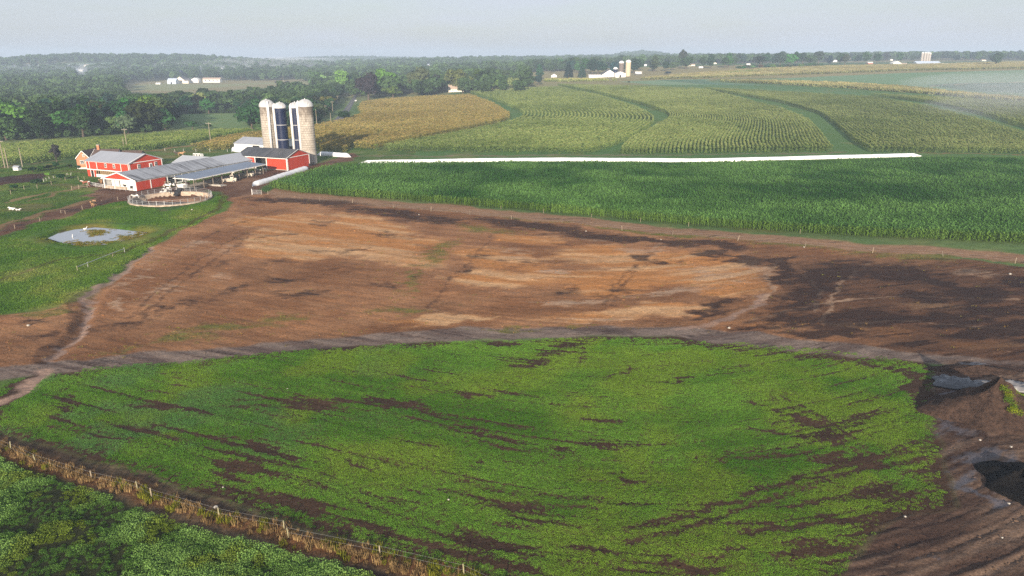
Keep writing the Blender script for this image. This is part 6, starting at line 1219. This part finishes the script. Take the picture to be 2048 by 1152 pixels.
# houses near the road
house(613, 178, 22, 174.5, 170, 'y', M_WHITE, M_TANROOF, 'white gabled house among the trees left of the road', windows=0); b_ = house(690, 172, 24, 163, 157, 'x', M_BRICK if False else M_REDB, M_SLATE, 'dark brick house with bright white windows at the head of the road', windows=3); house(912, 184, 30, 178, 169.5, 'x', M_CREAMW, M_TANROOF, 'tan roofed house between the trees above the golden corn', windows=2); house(947, 177, 6, 173, 170, 'x', M_WHITE, M_WHITE, 'small white outbuilding right of the tan roofed house', 'shed', 'far_shed', .8)
house(1014, 154, 14, 149, 146, 'x', M_CREAMW, M_TANROOF, 'pinkish house roof showing above the silvery bushes')
for px, pb, w, dy, al, wl_, rf, label in ((158, 143, 15, 5, 'x', M_WHITE, M_WHITE, 'white house on the wooded left hill above the chimney stack'), (173, 133, 10, 4, 'x', M_WHITE, M_TANROOF, 'faint pinkish house higher on the wooded left hill'), (399, 143, 5, 4, 'y', M_WHITE, M_WHITE, 'tiny white house in the misty valley left of the centre'), (444, 144, 8, 7, 'y', M_WHITE, M_WHITE, 'white house standing at the foot of the valley mist'),
    (824, 122, 5, 4, 'y', M_WHITE, M_WHITE, 'tiny white house high on the hazy central hill'), (812, 133, 6, 4, 'x', M_WHITE, M_PALEBLUE, 'small white house low on the hazy central hill'), (857, 132, 9, 4, 'x', M_CREAMW, M_PALEBLUE, 'pale house right on the hazy central hill'), (1184, 128, 9, 4, 'x', M_WHITE, M_WHITE, 'white house left above the large white far barn'), (1205, 129, 4, 4, 'y', M_WHITE, M_WHITE, 'thin white house front above the far barn roof'), (1264, 130, 6, 4, 'y', M_WHITE, M_WHITE, 'white house peeking out right of the tan silo dome'), (1291, 132, 5, 4, 'y', M_WHITE, M_PALEBLUE, 'faint white house in the trees right of the far silos'),
    (1383, 132, 14, 4, 'x', M_CREAMW, M_TANROOF, 'pinkish long house in the right tree line'), (1398, 126, 7, 3, 'x', M_WHITE, M_PALEBLUE, 'pale roofed house above the pinkish long house'), (1402, 136, 8, 3, 'x', M_WHITE, M_WHITE, 'white low house right of the pinkish long house'), (1428, 123, 5, 3, 'y', M_WHITE, M_WHITE, 'tiny white house, upper of two in the right trees'), (1430, 128, 6, 3, 'y', M_CREAMW, M_TANROOF, 'tiny cream house, lower of two in the right trees'), (1497, 130, 7, 3, 'x', M_WHITE, M_WHITE, 'white roofed house above the far hedge'), (1578, 119, 6, 4, 'y', M_WHITE, M_WHITE, 'white house with a steep gable in the right tree line'),
    (1670, 124, 8, 4, 'x', M_WHITE, M_WHITE, 'white house standing clear in the right tree line'), (1697, 118, 10, 4, 'x', M_CREAMW, M_PALEBLUE, 'cream house high in the right tree line'), (1741, 128, 10, 4, 'x', M_REDB, M_WHITE, 'reddish house with white roof at the field crest'), (1783, 121, 5, 3, 'y', M_WHITE, M_WHITE, 'small white house behind the cream far house'), (1968, 122, 8, 3, 'x', M_CREAMW, M_TANROOF, 'cream house left of the lone field tree'), (1978, 118, 4, 3, 'y', M_WHITE, M_WHITE, 'tiny white gable just left of the crest trees')):
    house(px, pb, w, pb - dy * .6, pb - dy, al, wl_, rf, label, depth=.7)
p = at(154, 166); h_ = htop(p, 147); tag(MB().tube([(0, 0, 0), (-.2, 0, h_ * .6), (-.5, 0, h_)], [1.1, .8, .7], 10).build('chimney_stack', paint('brown brick stack', (.42, .28, .22), .9, .2), loc=p), 'slim brown stack standing above the canopy under the white hill house', 'stack')
p = at(361, 116); h_ = max(12, htop(p, 99)); B = empty('radio_mast', p); tag(B, 'thin radio mast on the left horizon', 'mast'); MB().tube([(0, 0, 0), (0, 0, h_)], [.7, .35], 6).build('shaft', M_GALV, B)

# ------------------------------------------------------------------ vehicles
def car(px, pb, rz, col, label, s=1.0, cat='car'):
    B = empty('parked_car' if s < 1.2 else 'parked_truck', at(px, pb), rz); tag(B, label, cat); B.scale = (s,) * 3; B.location.z += .12
    prof = [(-2.1, .35), (-2.15, .8), (-1.9, .98), (-1.35, 1.02), (-.75, 1.45), (.75, 1.45), (1.3, 1.0), (2.0, .86), (2.15, .6), (2.1, .35)]; b = MB(); i = len(prof)
    for y in (-.85, .85): b.v += [(x, y * (.86 if z > 1.1 else 1), z) for x, z in prof]
    b.f += [tuple(range(i))[::-1], tuple(range(i, 2 * i))] + [(k, (k + 1) % i, i + (k + 1) % i, i + k) for k in range(i)]; b.build('body', paint('car paint', col, .3, .05, spec=.5), B)
    g = MB()
    for y in (-.80, .80): g.face((-1.15, y, 1.05), (-.7, y * .94, 1.38), (.7, y * .94, 1.38), (1.12, y, 1.05))
    g.slab((-1.40, .65, 1.06), (-1.40, -.65, 1.06), (-.86, -.6, 1.40), (-.86, .6, 1.40), .01).slab((.86, .6, 1.41), (.86, -.6, 1.41), (1.30, -.65, 1.06), (1.30, .65, 1.06), .01); g.build('window', M_GLASS, B)
    for x in (-1.35, 1.35):
        for y in (-.82, .82):
            w = MB().tube([(x, y - .1, .33), (x, y + .1, .33)], [.33, .33], 12).build('wheel', M_BLACK, B); MB().tube([(x, y * 1.13, .33), (x, y * 1.14, .33)], [.18, .18], 8).build('rim', M_GALV, w)
car(711.5, 203, math.radians(100), (.7, .7, .7), 'white car parked at the roadside below the copper beech'); car(661.5, 248.5, math.radians(70), (.05, .06, .06), 'dark car at the bend of the road above the golden corn'); car(1936, 133.5, 0, (.75, .75, .75), 'white truck parked on the far field near the lone tree', 1.8, 'truck')

# ------------------------------------------------------------------ heaps, tarpaulin, litter by the mud
def heap(px, pb, rx, ry, h, mat, label, seed, name='soil_heap'):
    p = at(px, pb); g = np.random.default_rng(seed); n, m = 72, 26; b = MB(); rows = []
    for k in range(m + 1):
        r = k / m; i0 = len(b.v); rows.append(i0)
        for j in range(n):
            a = 2 * math.pi * j / n; e = 1 + .22 * math.sin(a * 2 + seed) + .1 * math.sin(a * 5 + seed * 2); x, y = rx * r * e * math.cos(a), ry * r * e * math.sin(a)
            z = h * (1 - r) ** .92 * (1 + .16 * math.sin(a * 3 + seed)) + float(fbm(np.array([x * 1.1 + 50]), np.array([y * 1.1 + 50]), seed, 5)[0] - .5) * 1.1 * (1 - r * .5) * min(1, h / 1.6) - (.25 if k == m else 0)
            b.v.append((x, y, z))
    for i0, i1 in zip(rows[:-1], rows[1:]):
        for j in range(n): b.f.append((i0 + j, i1 + j, i1 + (j + 1) % n, i0 + (j + 1) % n))
    return tag(b.build(name, mat, smooth=True, loc=p + Vector((0, 0, .0))), label, 'soil heap'), p
t = NT('dark heap soil'); n1 = t.noise(2.2, 8, .75); n2 = t.noise(7, 5, .7); c = t.mix(t.mrange(n1.outputs['Fac'], .35, .65, 0, 1), (.030, .021, .018), (.10, .062, .045)); t.link(c, t.p.inputs['Base Color']); t.p.inputs['Roughness'].default_value = .95; t.p.inputs['Specular IOR Level'].default_value = .05; t.bump(n2.outputs['Fac'], 1.0, .25); M_HEAP = t.m
t = NT('black manure'); n1 = t.noise(2.2, 8, .75); n2 = t.noise(6, 6, .7); c = t.mix(t.mrange(n1.outputs['Fac'], .4, .7, 0, 1), (.004, .0035, .0035), (.012, .010, .009)); t.link(c, t.p.inputs['Base Color']); t.p.inputs['Roughness'].default_value = .8; t.p.inputs['Specular IOR Level'].default_value = .10; t.bump(n2.outputs['Fac'], .5, .1); M_MANURE = t.m
ho, hp = heap(1984, 834, 6.4, 4.8, 4.0, M_HEAP, 'brown soil heap overgrown with yellow green weeds on its right side', 3); heap(2040, 966, 3.9, 3.4, 1.4, M_MANURE, 'black manure heap at the right edge beside the puddle', 5); heap(1925, 800, 3.4, 1.6, .9, M_HEAP, 'low dark mound in front of the grey plastic sheet', 8); heap(1950, 740, 5.5, 1.6, .6, M_HEAP, 'flat dark manure mound by the dirt track on the right', 9)
pp = []
for _ in range(340):
    x, y = rnd.uniform(.2, 4.2), rnd.gauss(-.4, 1.0); r = math.hypot(x / 6.2, y / 4.2); pp.append((hp.x + x, hp.y + y, hp.z + max(0, 4.0 * (1 - r)) + .1))
u = nrng.uniform(0, 1, (340, 1)); scatter('heap_weeds', np.array(pp), nrng.uniform(0, 6.28, 340), nrng.uniform(.6, 1.3, 340), WEEDS, np.array(srgb(150, 158, 40)) * u + np.array(srgb(90, 130, 44)) * (1 - u), 'yellow green weeds growing on the brown soil heap', 'weeds')
t = NT('crumpled plastic'); t.p.inputs['Base Color'].default_value = (.07, .075, .085, 1); t.p.inputs['Roughness'].default_value = .3; M_TARP = t.m; M_TARP2 = paint('pale plastic', (.15, .148, .155), .4, .15)
def tarp(px, py, lx, ly, rz, mat, label, seed):
    p = at(px, py); nx, ny = 40, 26; xs, ys = np.meshgrid(np.linspace(-1, 1, nx), np.linspace(-1, 1, ny)); X = xs * lx * (1 + .15 * np.sin(ys * 3 + seed)); Y = ys * ly * (1 + .2 * np.sin(xs * 4 + seed)); r1 = fbm(X * 1.1 + 9, Y * 2.2 + 9, seed, 4)
    Z = .25 + 1.1 * np.abs(r1 - .5) + .5 * (1 - np.abs(xs)) * (1 - np.abs(ys)); Z *= np.clip((1.05 - np.maximum(abs(xs), abs(ys))) * 5, .15, 1)
    i = np.arange(nx * ny).reshape(ny, nx); Q = np.stack([i[:-1, :-1], i[:-1, 1:], i[1:, 1:], i[1:, :-1]], -1).reshape(-1, 4); o = link_mesh('plastic_sheet', mesh_np('plastic_sheet', np.stack([X, Y, Z], -1).reshape(-1, 3), Q, mat), None, p, (0, 0, rz)); s = o.modifiers.new('thick', 'SOLIDIFY'); s.thickness = .02; return tag(o, label, 'plastic sheet')
tarp(1912, 768, 2.6, 1.5, -.1, M_TARP, 'crumpled grey plastic sheet left of the soil heap', 3); tarp(2015, 775, 3.0, 1.2, -.2, M_TARP2, 'pale plastic sheet behind the weedy soil heap', 6)
M_STONE = paint('pale stone', (.42, .39, .34), .9, .2, 3)
for px, py, s, lab in ((1960, 881, .22, 'below the brown heap'), (2022, 895, .24, 'lying below the heap by the right edge'), (1905, 830, .16, 'left of the brown heap'), (2025, 985, .2, 'on the black manure heap'), (1998, 975, .15, 'on the left flank of the black heap'), (2018, 1008, .2, 'at the foot of the black manure heap'), (1810, 1034, .2, 'on the mud left of the black heap'), (2004, 1076, .16, 'on the brown mud in the lower right corner'), (432, 1016, .34, 'by the front fence post'), (446, 975, .14, 'on the dark patch in the green field'), (575, 778, .16, 'on the left of the green field'), (897, 1000, .16, 'in the lower middle of the green field'),
    (1172, 463, .3, 'on the dark strip below the young corn'), (1322, 480, .3, 'on the dark strip right of centre'), (838, 430, .3, 'on the dark strip left of centre'), (1608, 495, .3, 'on the grassy strip on the right'), (2020, 549, .4, 'on the bare field at the right edge'), (1458, 657, .35, 'by the dirt track near the gully mouth'), (57, 652, .4, 'on the bare ground at the left edge'), (384, 420, .4, 'at the front foot of the manure pit')):
    bm = bmesh.new(); bmesh.ops.create_icosphere(bm, subdivisions=2, radius=s * .6); gr = random.Random(px)
    for v in bm.verts: v.co *= gr.uniform(.75, 1.15); v.co.z *= .65
    me = bpy.data.meshes.new('stone'); bm.to_mesh(me); bm.free(); me.materials.append(M_STONE); tag(link_mesh('stone', me, None, at(px, py) + Vector((0, 0, s * .3))), 'small pale stone ' + lab, 'stone')
for px, py, lab in ((145, 472, 'white goose swimming on the left of the pond'), (170, 456, 'white goose at the far shore of the pond')):
    p = at(px, py); J = [((-.38, 0, .18), .06), ((-.2, 0, .16), (.14, .15)), ((.12, 0, .16), (.16, .15)), ((.3, 0, .26), .08), ((.36, 0, .5), .045), ((.42, 0, .62), .055), ((.56, 0, .6), .025)]
    me = skin_mesh('goose', J, [(i, i + 1) for i in range(6)], M_WHITE); o = link_mesh('goose', me, None, (p.x, p.y, -.30), (0, 0, rnd.uniform(0, 6))); o.scale = (1.0,) * 3; tag(o, lab, 'goose')

# ------------------------------------------------------------------ air: haze over everything, two banks of ground mist
def volume(name, density, col, an=.35):
    m = bpy.data.materials.new(name); m.use_nodes = True; n = m.node_tree.nodes; n.remove(n['Principled BSDF']); v = n.new('ShaderNodeVolumePrincipled'); v.inputs['Color'].default_value = (*col, 1); v.inputs['Density'].default_value = density; v.inputs['Anisotropy'].default_value = an
    m.node_tree.links.new(v.outputs[0], n['Material Output'].inputs['Volume']); return m
tag(MB().box(-5200, -600, -14, 5200, 6200, 88).build('haze', volume('haze', HAZE_DENSITY, (.64, .80, 1.0), 0.0)), 'thin morning haze over the whole valley', 'haze', kind='stuff')
M_MIST = volume('ground mist', .0019, (.88, .94, 1.0), 0.0); M_THIN2 = volume('thin drifting mist', .0011, (.88, .94, 1.0), 0.0); M_THIN = volume('thin mist', .00105, (.74, .86, 1.0), 0.0)
def mist(name, blobs, label, mat=None):
    bm = bmesh.new()
    for x, y, z, rx, ry, rz in blobs:
        r = bmesh.ops.create_icosphere(bm, subdivisions=3, radius=1.0)
        for v in r['verts']: v.co = Vector((x + v.co.x * rx, y + v.co.y * ry, z + v.co.z * rz))
    me = bpy.data.meshes.new(name); bm.to_mesh(me); bm.free(); me.materials.append(mat or M_MIST); return tag(link_mesh(name, me), label, 'mist', kind='stuff')
for i, (px, py, rx, ry, rz) in enumerate(((2030, 205, 60, 60, 9), (2070, 225, 70, 50, 10), (1985, 225, 45, 45, 6), (2020, 180, 90, 110, 10), (2100, 190, 110, 120, 14), (1930, 235, 30, 40, 4))):
    p = at(px, py); mist('ground_mist', [(p.x, p.y, p.z + rz * .45, rx, ry, rz)], 'low bank of white mist drifting over the corn at the right edge', M_THIN2 if ry > 90 else None)
for i, (px, py, rx, ry, rz) in enumerate(((120, 142, 420, 420, 24), (300, 130, 520, 460, 27), (700, 124, 600, 500, 25), (20, 130, 500, 460, 26), (520, 126, 700, 500, 22), (500, 130, 260, 260, 26), (570, 126, 280, 300, 30), (430, 132, 230, 240, 22), (640, 124, 300, 320, 26), (350, 136, 200, 200, 16), (520, 145, 160, 120, 12), (700, 122, 260, 260, 20))):
    p = at(px, py); mist('valley_mist', [(p.x, p.y, -3 if rx > 330 else 8, rx, ry, rz)], 'white mist lying in the wooded valley left of the centre', M_THIN if rx > 330 else None)
